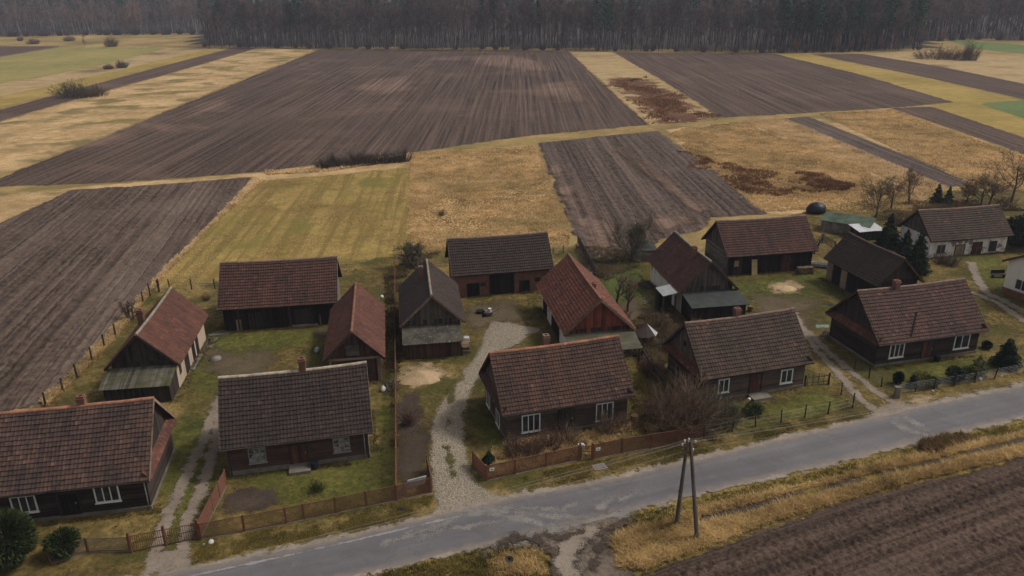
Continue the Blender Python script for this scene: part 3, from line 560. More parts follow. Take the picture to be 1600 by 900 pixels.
    def pent(s, sd, tiles, z1=.62, proj=.5):   # the little tiled apron along the foot of a gable
        sx = -1 if sd == 'g0' else 1; mb = MB(); n = round(s.W / .25); g = np.random.default_rng(5); sl = (proj + .1) / z1
        x_in = sx * (s.l / 2 - .02); x_out = sx * (s.l / 2 + proj)
        for r in range(3):
            for i in range(n):
                ya, yb = (-.5 + i / n) * s.W * .97, (-.5 + (i + 1) / n) * s.W * .97; f0, f1 = r / 3, min(1, (r + 1.1) / 3); up = .045
                P = [(x_out + (x_in - x_out) * f0, y, s.He - .08 + z1 * f0 + u) for u in (0, up) for y in (ya, yb)] ; Q_ = [(x_out + (x_in - x_out) * f1, y, s.He - .08 + z1 * f1 + u) for u in (0, .015) for y in (ya, yb)]
                mb.hexa([P[0], P[1], Q_[1], Q_[0], P[2], P[3], Q_[3], Q_[2]], g.random())
        return mb.build('pent_roof', tiles, s.root)
    # -- openings placed where the photograph shows them on that wall
    def hit(s, px, py, sd):
        o, d, n, L = s.side(sd); return s.hitp(px, py, o, n, d)
    def loc(s, p, vec=False):
        p = np.asarray(p, float) - (0 if vec else np.array([s.x, s.y, 0])); c, q = math.cos(s.a), math.sin(s.a); return np.array([c * p[0] + q * p[1], -q * p[0] + c * p[1], p[2]])
    def hitp(s, px, py, o, n, d):
        e = s.loc((0, 0, CAMH)); v = s.loc(ray(px, py), True); t = np.dot(o - e, n) / np.dot(v, n); p = e + v * t; return np.dot(p - o, d), p[2]
    def window(s, sd, px0, py0, px1, py1, cols=3, rows=1, fm=None, gm=None, w=None, h=None, trim=.09):
        o, d, n, L = s.side(sd); cx = (px0 + px1) / 2; x0, _ = s.hit(px0, (py0 + py1) / 2, sd); x1, _ = s.hit(px1, (py0 + py1) / 2, sd); _, z1 = s.hit(cx, py0, sd); _, z0 = s.hit(cx, py1, sd)
        if w: m = (x0 + x1) / 2; x0, x1 = m - w / 2, m + w / 2
        if h: m = (z0 + z1) / 2; z0, z1 = m - h / 2, m + h / 2
        mb = MB(); f = lambda xa, xb, za, zb, dp, mm=mb: mm.par(o + d * xa + n * -.02 + [0, 0, za], d * (xb - xa), n * (dp + .02), (0, 0, zb - za))
        f(x0, x0 + trim, z0, z1, .06); f(x1 - trim, x1, z0, z1, .06); f(x0 + trim, x1 - trim, z1 - trim, z1, .058); f(x0 + trim, x1 - trim, z0, z0 + trim, .058); f(x0 - .06, x1 + .06, z0 - .05, z0 - .002, .12)
        iw, ih = x1 - x0 - 2 * trim, z1 - z0 - 2 * trim
        for c in range(1, cols): xx = x0 + trim + iw * c / cols; f(xx - .035, xx + .035, z0 + trim, z1 - trim, .05)
        for r in range(1, rows): zz = z0 + trim + ih * (1 - .36 * r); f(x0 + trim, x1 - trim, zz - .03, zz + .03, .047)
        wn = mb.build('window', fm or WHITE, s.root); g = MB(); p0 = o + n * .022
        g.par(p0 - n * .02 + d * (x0 + trim * .6) + [0, 0, z0 + trim * .6], d * (iw + trim * .8), n * .02, (0, 0, ih + trim * .8)); g.build('pane', gm or GLASS, wn); return wn
    def door(s, sd, px0, py0, px1, py1, mat=None, z0=None, frame=True, name='door', handle=True, x=None, zt=None, out=.05):
        o, d, n, L = s.side(sd); cx = (px0 + px1) / 2; x0, _ = s.hit(px0, (py0 + py1) / 2, sd); x1, _ = s.hit(px1, (py0 + py1) / 2, sd); _, z1 = s.hit(cx, py0, sd); _, zb = s.hit(cx, py1, sd)
        z0 = .05 if z0 is None else z0; z1 = min(z1 if zt is None else zt, s.hw - .05); nb = max(2, round((x1 - x0) / .17)); mb = MB()
        for i in range(nb):
            xa = x0 + (x1 - x0) * i / nb; mb.par(o + d * xa + n * -.02 + [0, 0, z0], d * ((x1 - x0) / nb - .01), n * (out + .02 + rnd.uniform(0, .012)), (0, 0, z1 - z0))
        dr = mb.build(name, mat or W_DOOR, s.root)
        if frame:
            fb = MB()
            for xa in (x0 - .1, x1): fb.par(o + d * xa + n * -.02 + [0, 0, z0], d * .1, n * (out + .05), (0, 0, z1 - z0 + .08))
            fb.par(o + d * x0 + n * -.02 + [0, 0, z1], d * (x1 - x0), n * (out + .045), (0, 0, .09)); fb.build('frame', W_BRDD, dr)
        if handle: hb = MB(); hb.par(o + d * (x1 - .16) + n * (out + .012) + [0, 0, (z0 + z1) / 2], d * .04, n * .06, (0, 0, .14)); hb.build('handle', STEEL, dr)
        return dr
    def chimney(s, px, py, side, top=.75, wd=.5, mat=None):   # px, py: where the stack leaves the roof
        ny, nz_ = -1. if side == 'n' else 1., 0; o = np.array([0, 0, s.Hr]); n = np.array([0, ny * (s.Hr - s.He), s.W / 2])
        e = s.loc((0, 0, CAMH)); v = s.loc(ray(px, py), True); t = np.dot(o - e, n) / np.dot(v, n); p = e + v * t
        return s.stack(p[0], p[1], s.Hr + top, wd, mat)
    def stack(s, x, y, zt, wd=.5, mat=None):
        mb = MB(); h = wd / 2; zb = s.Hr - s.sl * abs(y) - .5
        mb.box(x - h, x + h, y - h, y + h, zb, zt - .16, .5); mb.box(x - h - .05, x + h + .05, y - h - .05, y + h + .05, zt - .157, zt - .07, .5)
        for (a, b, c, d_) in ((-h, h, -h, -h + .13), (-h, h, h - .13, h), (-h, -h + .13, -h + .133, h - .133), (h - .13, h, -h + .133, h - .133)): mb.box(x + a, x + b, y + c, y + d_, zt - .067, zt + .08, .5)
        c = mb.build('chimney', mat or BRICK_C, s.roof); f = MB(); f.box(x - h + .1, x + h - .1, y - h + .1, y + h - .1, zt - .2, zt - .03, .5); f.build('flue', SOOT, c); return c
    def leanto(s, y0, y1, z1, z0, depth, mat, wmat, wall_in=.45, corr=None, open_=False, battens=None):
        """a lower roof against the front gable (side g0)"""
        lt = bpy.data.objects.new('lean_to', None); sc.collection.objects.link(lt); lt.parent = s.root
        xi = -s.l / 2 - .02; xo = xi - depth; mb = MB()
        n = 14 if corr else 1; m = round((y1 - y0) / .12) if corr else 3
        for i in range(m):
            ya, yb = y0 + (y1 - y0) * i / m, y0 + (y1 - y0) * (i + 1) / m; dz = (.03 if corr and i % 2 else 0) + rnd.uniform(-.008, .008) * bool(corr)
            mb.hexa([(xo, ya, z0 + dz), (xi, ya, z1 + dz), (xi, yb, z1 + dz), (xo, yb, z0 + dz), (xo, ya, z0 + dz + .05), (xi, ya, z1 + dz + .05), (xi, yb, z1 + dz + .05), (xo, yb, z0 + dz + .05)], None if corr else .5)
        mb.build('roof', mat, lt)
        xw = xo + wall_in; zt = z0 + (z1 - z0) * wall_in / depth - .04; wb = MB()
        if not open_:
            y = y0 + .2
            while y < y1 - .22:
                b = min(rnd.uniform(.14, .24), y1 - .2 - y); wb.box(xw - rnd.uniform(0, .02), xw + .04, y, y + b - .008, 0.02, zt); y += b
            for yy in (y0 + .2, y1 - .24):
                nn = 7
                for i in range(nn):
                    xa = xw + (xi - xw) * i / nn; xb = xw + (xi - xw) * (i + 1) / nn - .01; za = z0 + (z1 - z0) * (xa - xo) / depth - .04; zb = z0 + (z1 - z0) * (xb - xo) / depth - .04
                    wb.hexa([(xa, yy, .02), (xb, yy, .02), (xb, yy + .04, .02), (xa, yy + .04, .02), (xa, yy, za), (xb, yy, zb), (xb, yy + .04, zb), (xa, yy + .04, za)])
        else:
            for yy in np.linspace(y0 + .2, y1 - .2, 4): wb.box(xw - .06, xw + .06, yy - .06, yy + .06, 0, zt)
        wb.build('wall', wmat, lt)
        return lt, xw
    def posts(s, sd, xs, wd=.14, mat=None, z1=None, out=.02):
        o, d, n, L = s.side(sd)
        for x in xs: mb = MB(); mb.par(o + d * (x - wd / 2) - n * .02 + [0, 0, .02], d * wd, n * (out + .06), (0, 0, (z1 or s.hw) - .04)); mb.build('post', mat or W_BRDD, s.root)
def gutter_pipe(H, sd, x, mat=STEEL):
    o, d, n, L = H.side(sd); p = o + d * x; mb = MB(); mb.tube([p + n * (H.oe - .05) + [0, 0, H.He - .02], p + n * .1 + [0, 0, H.He - .35], p + n * .08 + [0, 0, .1]], .045, 6); mb.build('downpipe', mat, H.root)
def gutter(H, sy=-1):
    mb = MB(); mb.tube([(-H.L / 2 - .02, sy * (H.W / 2 + .05), H.He - .05), (0, sy * (H.W / 2 + .05), H.He - .09), (H.L / 2 + .02, sy * (H.W / 2 + .05), H.He - .05)], .06, 6); mb.build('gutter', W_BRDD, H.root)

# ---------------------------------------------------------------- the five cottages on the road
HG = 'log cottages along the road'
h = House('log_cottage', 'cottage with red brown roof by the bottom left evergreens, leftmost on the road', 'house', (-31.93, 46.45, .178, 14.5, 8.2, 2.63, 6.52), T_H1, RIDGE_O, HG)
h.plinths(.32); [h.wall(q, 'log', W_LOGD, plinth=.32) for q in ('n', 'f', 'g0', 'g1')]; [h.gable(q, W_BRDD) for q in ('g0', 'g1')]; [h.pent(q, T_RED) for q in ('g0', 'g1')]
h.window('n', 17, 774, 58, 801, 3); h.window('n', 147, 758, 187, 784, 3); h.door('n', 95, 770, 125, 815, W_BLK, z0=.32); h.chimney(129, 634, 'f', .55); gutter(h); gutter_pipe(h, 'n', h.l - .12); COT1 = h
h = House('log_cottage', 'cottage with sooty grey brown roof and lace curtains, behind the long rusty mesh fence', 'house', (-16.25, 52.01, .214, 10.65, 7.37, 2.57, 6.37), T_H2, RIDGE_P, HG)
h.plinths(.4); [h.wall(q, 'log', W_LOGR, plinth=.4) for q in ('n', 'f', 'g0', 'g1')]; [h.gable(q, W_BRDD) for q in ('g0', 'g1')]
h.window('n', 388, 699, 416, 723, 3, 2, GREYW, LACE, trim=.06); h.window('n', 520, 683, 547, 706, 3, 2, GREYW, LACE, trim=.06); h.door('n', 454, 694, 481, 726, z0=.4); h.chimney(473, 578, 'f', .8); h.posts('n', (.08, h.l - .08)); gutter_pipe(h, 'n', h.l - .3); gutter(h)
sb = MB(); o, d, n, L = h.side('n'); x0, _ = h.hit(452, 725, 'n'); x1, _ = h.hit(486, 725, 'n'); sb.par(o + d * x0 + n * .05, d * (x1 - x0), n * 1.0, (0, 0, .3), .5); sb.build('doorstep', CONC, h.root)
h = House('log_cottage', 'cottage with dark umber roof and orange ridge, just right of the gravel drive', 'house', (3.378, 56.522, .271, 10.8, 7.43, 2.564, 6.089), T_H3, RIDGE_O, HG)
h.plinths(.25); [h.wall(q, 'log', W_LOG, plinth=.25) for q in ('n', 'f', 'g0', 'g1')]; [h.gable(q, W_BRD) for q in ('g0', 'g1')]; [h.pent(q, T_MAR) for q in ('g0', 'g1')]
h.window('n', 815, 647, 844, 674, 3); h.window('n', 931, 629, 958, 656, 3); h.window('g0', 760, 612, 767, 634, 2, w=1.1); h.window('g0', 774, 642, 783, 664, 2, w=1.1); h.door('n', 874, 640, 896, 674, W_BRDD, z0=.25); h.chimney(853, 545, 'f', .55); gutter(h)
h = House('log_cottage', 'cottage with brown roof stained orange at the ridge, beside the brown bush', 'house', (19.532, 61.773, .279, 10.56, 7.19, 2.507, 6.086), T_H4, RIDGE_D, HG)
h.plinths(.3); [h.wall(q, 'log', W_LOG, plinth=.3) for q in ('n', 'f', 'g0', 'g1')]; [h.gable(q, W_BRD) for q in ('g0', 'g1')]; [h.pent(q, T_RED) for q in ('g0', 'g1')]
h.window('n', 1122, 592, 1139, 613, 2, trim=.1); h.window('n', 1219.5, 577, 1238, 598, 2, trim=.1); h.door('n', 1172, 585, 1188, 614, z0=.3); h.chimney(1151, 496, 'f', .6)
vb = MB(); o, d, n, L = h.side('g0'); gx_, gz_ = h.hit(1070.6, 536.5, 'g0'); vb.par(o + d * (gx_ - .2) + n * .02 + [0, 0, gz_ - .25], d * .4, n * .03, (0, 0, .5)); vb.build('gable_vent', SOOT, h.root)
sb = MB(); o, d, n, L = h.side('n'); x0, _ = h.hit(1170, 615, 'n'); sb.par(o + d * (x0 - .2) + n * .05, d * 1.7, n * 1.1, (0, 0, .28), .5); sb.build('doorstep', CONC, h.root)
h = House('log_cottage', 'cottage with plum red roof behind the garden with clipped conifers', 'house', (37.323, 68.248, .249, 11.76, 7.73, 2.529, 6.238), T_H5, RIDGE_D, HG)
h.plinths(.3); [h.wall(q, 'log', W_LOGD, plinth=.3) for q in ('n', 'f', 'g0', 'g1')]; [h.gable(q, W_BRDD) for q in ('g0', 'g1')]; [h.pent(q, T_RED) for q in ('g0', 'g1')]
h.window('n', 1390, 537, 1412, 558, 3); h.window('n', 1491, 523, 1514, 544, 2); h.door('n', 1441, 534, 1456, 561, z0=.3); h.chimney(1400, 448, 'f', .55); gutter(h)
lb = MB(); P = []     # the roof ladder pole lying on the tiles
for q in ((1424, 525), (1433, 487)):
    e = h.loc((0, 0, CAMH)); v = h.loc(ray(*q), True); nn = np.array([0, -(h.Hr - h.He), h.W / 2]); o = np.array([0, 0, h.Hr + .12]); P.append(e + v * np.dot(o - e, nn) / np.dot(v, nn))
lb.bar(P[0], P[1], .05); lb.build('roof_pole', W_BLK, h.roof)

# ---------------------------------------------------------------- barns and sheds
BG = 'farm outbuildings behind the cottages'
h = House('cowshed', 'red roofed shed with cream plaster side and mossy lean-to, at the field fence', 'shed', (-32.524, 65.875, 1.702, 11.06, 6.19, 2.487, 5.554), T_RED, RIDGE_P, BG)
h.wall('n', 'plaster', PL_CREAM); h.wall('f', 'plaster', PL_CREAM); h.wall('g0', 'board', W_BRDD); h.wall('g1', 'board', W_BRDD); [h.gable(q, W_BRDD, 2.3) for q in ('g0', 'g1')]
for (a, b) in ((.75, 1.35), (2.6, 3.9), (5.2, 6.1), (6.6, 7.5)):
    o, d, n, L = h.side('n'); mb = MB(); mb.par(o + d * a - n * .02 + [0, 0, .1 if b - a > .7 else 1.], d * (b - a), n * .06, (0, 0, 1.95 if b - a > .7 else .9)); mb.build('door' if b - a > .7 else 'window', W_BLK if b - a > .7 else GLASS, h.root)
h.leanto(-2.75, 2.95, 2.35, 1.72, 2.75, ROOF_MOSS, W_BRDD, .4, corr=True); h.stack(.6, 1.5, 5.35, .55)
h = House('barn', 'long red roofed barn with black open front behind the sooty roofed cottage', 'barn', (-24.263, 77.408, .135, 11.86, 7.98, 2.595, 6.236), T_MAR, RIDGE_D, BG)
[h.wall(q, 'board', W_BLK) for q in ('n', 'f', 'g0')]; h.wall('g1', 'board', W_GREY); [h.gable(q, W_BRDD) for q in ('g0', 'g1')]  # near-black front: shade under the eaves is part of the board colour
h.door('n', 389, 488, 416, 515, W_BRDD, frame=False, handle=False, zt=1.9); h.door('n', 461, 485, 490, 508, W_BRDD, frame=False, handle=False, zt=2.); h.posts('n', (1.4, 3.9, 6.5, 8.6, h.l - .1), .16, W_BRN)
mb = MB(); o, d, n, L = h.side('n'); x0, _ = h.hit(457, 512, 'n'); mb.par(o + d * x0 + n * .05, d * 2.6, n * .35, (0, 0, .3), .6); mb.build('sill', CONC, h.root)
for q in ((371, 515), (376, 512), (500, 505)):
    x0, _ = h.hit(q[0], q[1], 'n'); mb = MB(); mb.par(o + d * x0 + n * .02 + [0, 0, .05], d * .16, n * .1, (0, 0, 1.2)); mb.build('post', W_TRIM, h.root)
h = House('shed', 'narrow red roofed shed with steep gable next to the black fronted barn', 'shed', (-14.726, 67.365, 1.72, 12.12, 5.3, 2.432, 5.115), T_RED, RIDGE_O, BG)
[h.wall(q, 'board', W_BRN) for q in ('n', 'f', 'g0', 'g1')]; [h.gable(q, W_BRN) for q in ('g0', 'g1')]; h.door('g0', 532, 566, 560, 600, W_BRDD, z0=.1, handle=False, frame=False)
mb = MB(); o, d, n, L = h.side('g0'); gx_, gz_ = h.hit(551, 549, 'g0'); mb.par(o + d * (gx_ - .55) + n * .02 + [0, 0, gz_ - .4], d * 1.1, n * .03, (0, 0, 1.)); mb.build('hatch', W_GREY, h.root)
mb = MB(); mb.par(o + n * .02 + [0, 0, 2.35], d * L, n * .07, (0, 0, .2)); mb.build('tie_beam', W_TRIM, h.root); h.posts('g0', (.1, L - .1), .18, W_TRIM, 2.3)
h = House('shed', 'dark slate grey roofed shed with silvery boards and lichened lean-to, left of the gravel yard', 'shed', (-8.332, 73.788, 1.709, 10.48, 6.22, 2.6, 5.533), T_DARK, RIDGE_P, BG)
[h.wall(q, 'board', W_BRDD) for q in ('n', 'f', 'g0', 'g1')]; [h.gable(q, W_BRD, 2.5) for q in ('g0', 'g1')]; lt, xw = h.leanto(-2.65, 2.95, 2.4, 1.72, 2.85, LICH, W_BRN, .45); h.chimney(658, 434, 'f', .5, .45)
mb = MB(); mb.box(xw - .06, xw - .02, -1.2, .2, .25, 1.6); mb.box(xw - .1, xw - .02, -.55, -.5, .3, 1.6); mb.build('door', W_DOOR, lt)
h = House('brick_barn', 'brick barn with dark roof and big double doors across the gravel yard', 'barn', (-1.562, 85.589, .189, 11.6, 6.91, 2.756, 6.036), T_DARK, RIDGE_D, BG)
[h.wall(q, 'brick', BRICK) for q in ('n', 'f', 'g0', 'g1')]; [h.gable(q, BRICK if q == 'g0' else W_BRDD) for q in ('g0', 'g1')]
h.door('n', 731, 443.5, 748, 466, W_BLK, handle=False); h.door('n', 766, 434, 802.5, 462.5, W_BLK, handle=False, zt=2.75); h.door('n', 813, 438.5, 826.5, 458.5, W_BLK, handle=False)
x0, zz = h.hit(755, 444.5, 'n'); o, d, n, L = h.side('n'); mb = MB(); mb.par(o + d * (x0 - .3) - n * .02 + [0, 0, zz - .2], d * .6, n * .05, (0, 0, .45)); mb.build('window', GLASS, h.root)
mb = MB(); x0, zz = h.hit(840, 437, 'n'); mb.par(o + d * (x0 - .3) - n * .02 + [0, 0, zz - .2], d * .6, n * .05, (0, 0, .5)); mb.build('window', GLASS, h.root)
h = House('barn', 'bright orange red roofed barn with red board gable behind the umber roofed cottage', 'barn', (7.091, 72.784, 1.730, 13.2, 6.93, 2.6, 5.88), T_BRIGHT, RIDGE_O, BG)
h.wall('f', 'plaster', PL_WHITE); [h.wall(q, 'board', W_BRDD) for q in ('n', 'g0', 'g1')]; [h.gable(q, W_RED, 2.55) for q in ('g0', 'g1')]; h.leanto(-3.3, 3.3, 2.5, 1.9, 2.95, ROOF_MOSS, W_BRDD, .4, open_=True)
for q0, q1 in (((862, 505), (868, 520)), ((868, 515), (874, 530)), ((849, 480), (855, 495))):
    o, d, n, L = h.side('f'); x0, _ = h.hit(*q0, 'f'); x1, _ = h.hit(*q1, 'f'); x0, x1 = sorted((x0, x1)); mb = MB(); mb.par(o + d * x0 - n * .02 + [0, 0, .1], d * max(.9, x1 - x0), n * .06, (0, 0, 2.)); mb.build('door', W_BLK, h.root)  # dark openings as flat panels, their inner shade painted near-black
h.chimney(926.5, 447, 'n', -.15, .5)
h = House('shed', 'maroon roofed shed with grey board gable and flat felt lean-to beside the weedy garden', 'shed', (19.799, 81.746, 1.725, 10.78, 6.51, 2.601, 5.819), T_MAR, RIDGE_P, BG)
h.wall('f', 'plaster', PL_WHITE); [h.wall(q, 'board', W_BRDD) for q in ('n', 'g0', 'g1')]; [h.gable(q, W_BRD, 2.5) for q in ('g0', 'g1')]; h.leanto(-3.3, 2.9, 2.45, 1.95, 3.2, ROOF_FELT, W_BLK, .4); h.chimney(1085, 386, 'n', .55, .5)
pr = bpy.data.objects.new('porch', None); sc.collection.objects.link(pr); pr.parent = h.root
mb = MB(); mb.hexa([(-2.7, 4.9, 2.25), (-5.2, 4.9, 2.25), (-5.2, 3.0, 2.6), (-2.7, 3.0, 2.6), (-2.7, 4.9, 2.29), (-5.2, 4.9, 2.29), (-5.2, 3.0, 2.64), (-2.7, 3.0, 2.64)]); mb.build('roof', TIN, pr)
for x, y in ((-2.8, 4.8), (-5.1, 4.8), (-5.1, 3.5)): mb = MB(); mb.box(x - .07, x + .07, y - .07, y + .07, 0, 2.24); mb.build('post', W_BRD, pr)
mb = MB(); [mb.box(-2.9 - i * .2, -2.72 - i * .2, 4.74, 4.78, .05, 2.1) for i in range(5)]; [mb.box(-2.78, -2.74, 3.0 + i * .2, 3.18 + i * .2, .05, 2.2) for i in range(9)]; mb.build('wall', W_BRDD, pr)
h = House('barn', 'large maroon roofed barn with grey log end at the edge of the ploughed garden', 'barn', (30.392, 91.815, .181, 11.68, 7.42, 2.538, 5.889), T_MAR, RIDGE_D, BG)
[h.wall(q, 'board', W_BLK) for q in ('n', 'f', 'g1')]; h.wall('g0', 'log', W_GREY); [h.gable(q, W_BRD) for q in ('g0', 'g1')]; h.door('n', 1147, 403, 1157, 430, W_BRDD, handle=False); h.door('n', 1222, 398, 1240, 424, W_DOOR, handle=False, frame=False)
mb = MB(); o, d, n, L = h.side('n'); x0, zz = h.hit(1150, 412, 'n'); mb.par(o + d * (x0 - .25) + n * .1 + [0, 0, zz - .35], d * .55, n * .03, (0, 0, .75)); mb.build('patch_board', W_TRIM, h.root)
mb = MB(); x0, zz = h.hit(1233, 407, 'n'); mb.par(o + d * (x0 - .3) + n * .1 + [0, 0, zz - .3], d * .6, n * .03, (0, 0, .6)); mb.build('patch_board', W_BRN, h.root)
h = House('barn', 'dark roofed cart shed with pale door leaves behind the plum red roofed cottage', 'barn', (40.218, 82.292, 1.799, 9.53, 5.7, 2.622, 5.502), T_DARK, RIDGE_D, BG)
[h.wall(q, 'board', W_BLK) for q in ('n', 'g0', 'g1')]; h.wall('f', 'board', W_BLK); [h.gable(q, W_BRDD) for q in ('g0', 'g1')]
for q0, q1 in (((1293, 420), (1299, 440)), ((1314, 435), (1320, 456)),):
    o, d, n, L = h.side('f'); x0, _ = h.hit(*q0, 'f'); x1, _ = h.hit(*q1, 'f'); x0, x1 = sorted((x0, x1)); mb = MB(); mb.par(o + d * x0 + n * .01 + [0, 0, .1], d * max(.5, x1 - x0), n * .06, (0, 0, 2.2)); mb.build('door', W_TRIM, h.root)
h = House('farmhouse', 'whitewashed farmhouse with patchy brown roof under the bare trees', 'house', (57.334, 97.165, .181, 11.71, 6.86, 2.35, 5.45), T_H4, RIDGE_D)
[h.wall(q, 'plaster', PL_WHITE) for q in ('n', 'f', 'g0', 'g1')]; [h.gable(q, W_BRD) for q in ('g0', 'g1')]; h.window('n', 1464, 383, 1476, 396, 2, fm=GREYW, w=1.2, h=1.2); h.window('n', 1546, 377, 1556, 391, 2, fm=W_BRDD, w=1.1, h=1.3)
h.door('n', 1492, 383, 1505, 402, W_TRIM); h.door('n', 1519, 379, 1532, 401, W_DOOR); h.chimney(1495, 328, 'f', .75)
# the plastered house cut by the right edge of the frame
c0 = at(1565, 458); c1 = at(1600, 471); dv = c1 - c0; a = math.atan2(dv[1], dv[0]) + math.pi / 2; ww, ll = 9., 11.; ux, uy = np.array([math.cos(a), math.sin(a)]), np.array([-math.sin(a), math.cos(a)])
ctr = c0[:2] + ux * ll / 2 - uy * ww / 2
h = House('plaster_house', 'pale plastered house on a brick plinth beside the gravel path', 'house', (*ctr, a, ll + .7, ww + 1., 3.75, 6.6), T_DARK, RIDGE_D, og=.35)
h.plinths(.8, BRICK); [h.wall(q, 'plaster', PL_HOUSE, plinth=.8) for q in ('n', 'f', 'g0', 'g1')]; mb = MB(); [h.boards(mb, q, h.hw - .05, lambda x, q=q: max(h.gz(h.w / 2 - x), h.hw), .5) for q in ('g0', 'g1')]; mb.build('gable', PL_HOUSE, h.root)
h.window('g0', 1592, 437, 1601, 455, 2, w=1.5); h.window('g0', 1640, 455, 1660, 475, 2, w=1.5)
print('buildings done')
# ---------------------------------------------------------------- plants
def prisms(mb, A, B, ra, rb, n=3, tone=None):
    A, B = np.asarray(A, float), np.asarray(B, float); N = len(A)
    if not N: return
    ra = np.broadcast_to(np.asarray(ra, float), (N,)); rb = np.broadcast_to(np.asarray(rb, float), (N,))
    d = B - A; d /= np.linalg.norm(d, axis=1)[:, None] + 1e-9; ref = np.where(np.abs(d[:, 2:3]) > .9, [[1., 0, 0]], [[0, 0, 1.]])
    u = np.cross(d, ref); u /= np.linalg.norm(u, axis=1)[:, None] + 1e-9; v = np.cross(d, u); an = np.arange(n) * 2 * math.pi / n
    ring = np.cos(an)[None, :, None] * u[:, None] + np.sin(an)[None, :, None] * v[:, None]
    P = np.concatenate([A[:, None] + ring * ra[:, None, None], B[:, None] + ring * rb[:, None, None]], 1).reshape(-1, 3)
    i = np.arange(N)[:, None] * 2 * n; kk = np.arange(n)[None]; Q = np.stack([i + kk, i + (kk + 1) % n, i + n + (kk + 1) % n, i + n + kk], -1).reshape(-1, 4)
    t = rng.random(N) if tone is None else np.broadcast_to(tone, (N,)); mb.add(P, Q=Q, tone=np.repeat(t, n))
def skeleton(seed, h, spread=.9, r0=.16, base=.22, lv=4, up=.25, nseg=4, kids=(5, 6, 5, 4), lens=(.6, .5, .5), multi=1, thin=.012, droop=0.):
    g = random.Random(seed); S = []
    def grow(p, d, L, r, l):
        n = nseg if l < 2 else 3; r1 = max(r * (.28 if l == 0 else .3), thin * .5); pts = [p]
        for i in range(n):
            d = (d + Vector((g.gauss(0, 1), g.gauss(0, 1), g.gauss(0, .6))) * (.10 if l == 0 else .22) + Vector((0, 0, up * .25 if l < 3 else up * .1 - droop))).normalized()
            q = p + d * (L / n); a, b = r + (r1 - r) * i / n, r + (r1 - r) * (i + 1) / n; S.append((p, q, max(a, thin), max(b, thin * .7), l)); p = q; pts.append((p, d, b))
        if l + 1 >= lv: return
        for c in range(kids[l]):
            f = base + (1 - base) * (c + g.random()) / kids[l] if l == 0 else .2 + .8 * (c + g.random()) / kids[l]
            i = min(n - 1, int(f * n)); q, dd, rr = pts[i + 1]; q0 = pts[i] if i == 0 else pts[i][0]; q0 = q0 if not isinstance(q0, tuple) else q0[0]
            o = q0.lerp(q, f * n - i); az = g.uniform(0, 6.283); side = dd.orthogonal().normalized(); side.rotate(Matrix.Rotation(az, 3, dd)); t = g.uniform(.5, 1.) * spread
            grow(o, (dd + side * t).normalized(), L * lens[min(l, len(lens) - 1)] * g.uniform(.7, 1.15) * (1.15 - .5 * f if l == 0 else 1), max(rr * .62, thin), l + 1)
    for m in range(multi):
        az = g.uniform(0, 6.28); t = .0 if multi == 1 else g.uniform(.1, .35); grow(Vector((math.cos(az), math.sin(az), 0)) * .15 * (multi > 1) - Vector((0, 0, .15)), Vector((math.cos(az) * t, math.sin(az) * t, 1)).normalized(), h * g.uniform(.6, .72), r0, 0)
    return S
def sk_parts(S, lim=2):
    tr, cr = MB(), MB()
    for mb, sel, n in ((tr, [s for s in S if s[4] < lim], 5), (cr, [s for s in S if s[4] >= lim], 3)):
        if sel: prisms(mb, [s[0] for s in sel], [s[1] for s in sel], [s[2] for s in sel], [s[3] for s in sel], n)
    return tr, cr
def leaves(mb, C, size, seed, flat=0., aspect=.5, out=None):
    g = np.random.default_rng(seed); N = len(C); d = g.normal(size=(N, 3)); d[:, 2] *= (1 - flat)
    if out is not None: d = d * .6 + out
    d /= np.linalg.norm(d, axis=1)[:, None]; e = np.cross(d, g.normal(size=(N, 3))); e /= np.linalg.norm(e, axis=1)[:, None]; sz = np.asarray(size) * g.uniform(.6, 1.3, N); sz = sz[:, None]
    P = np.stack([C - d * sz, C + e * sz * aspect, C + d * sz, C - e * sz * aspect], 1).reshape(-1, 3); mb.add(P, Q=np.arange(N * 4).reshape(-1, 4), tone=g.random(N))
def foliage(name, c0, c1, sc_=1.2):
    k = NT(name, .8, .15); f = k.math('ADD', k.math('MULTIPLY', k.attr('tone'), .55), k.math('MULTIPLY', k.noise(sc_, 3, .6), .45)); k.col(k.ramp(f, (.3, c0), (.7, c1))); return k.m
BARK = plain('dark_bark', (.062, .048, .040), .95, .4, 2.); TWIG = plain('brown_twigs', (.125, .082, .055), .95, .3, 1., .6); TWIGR = plain('reddish_twigs', (.105, .060, .045), .95, .3, 1., .6); TWIGG = plain('olive_twigs', (.095, .085, .055), .95, .3, 1., .6)
NEEDLE = foliage('dark_needles', (.008, .016, .008), (.028, .045, .018)); NEEDLE2 = foliage('green_needles', (.010, .018, .006), (.045, .058, .016)); LEAFY = foliage('yellow_shrub_leaves', (.06, .065, .015), (.16, .15, .04)); LEAFO = foliage('olive_shrub_leaves', (.03, .04, .012), (.08, .085, .028))
def bare_tree(name, label, px, py, h, seed, twig=TWIG, group=None, **kw):
    p = at(px, py); o = thing(name, label, 'tree', p, 0, group); tr, cr = sk_parts(skeleton(seed, h, **kw)); tr.build('trunk', BARK, o); cr.build('crown', twig, o); return o
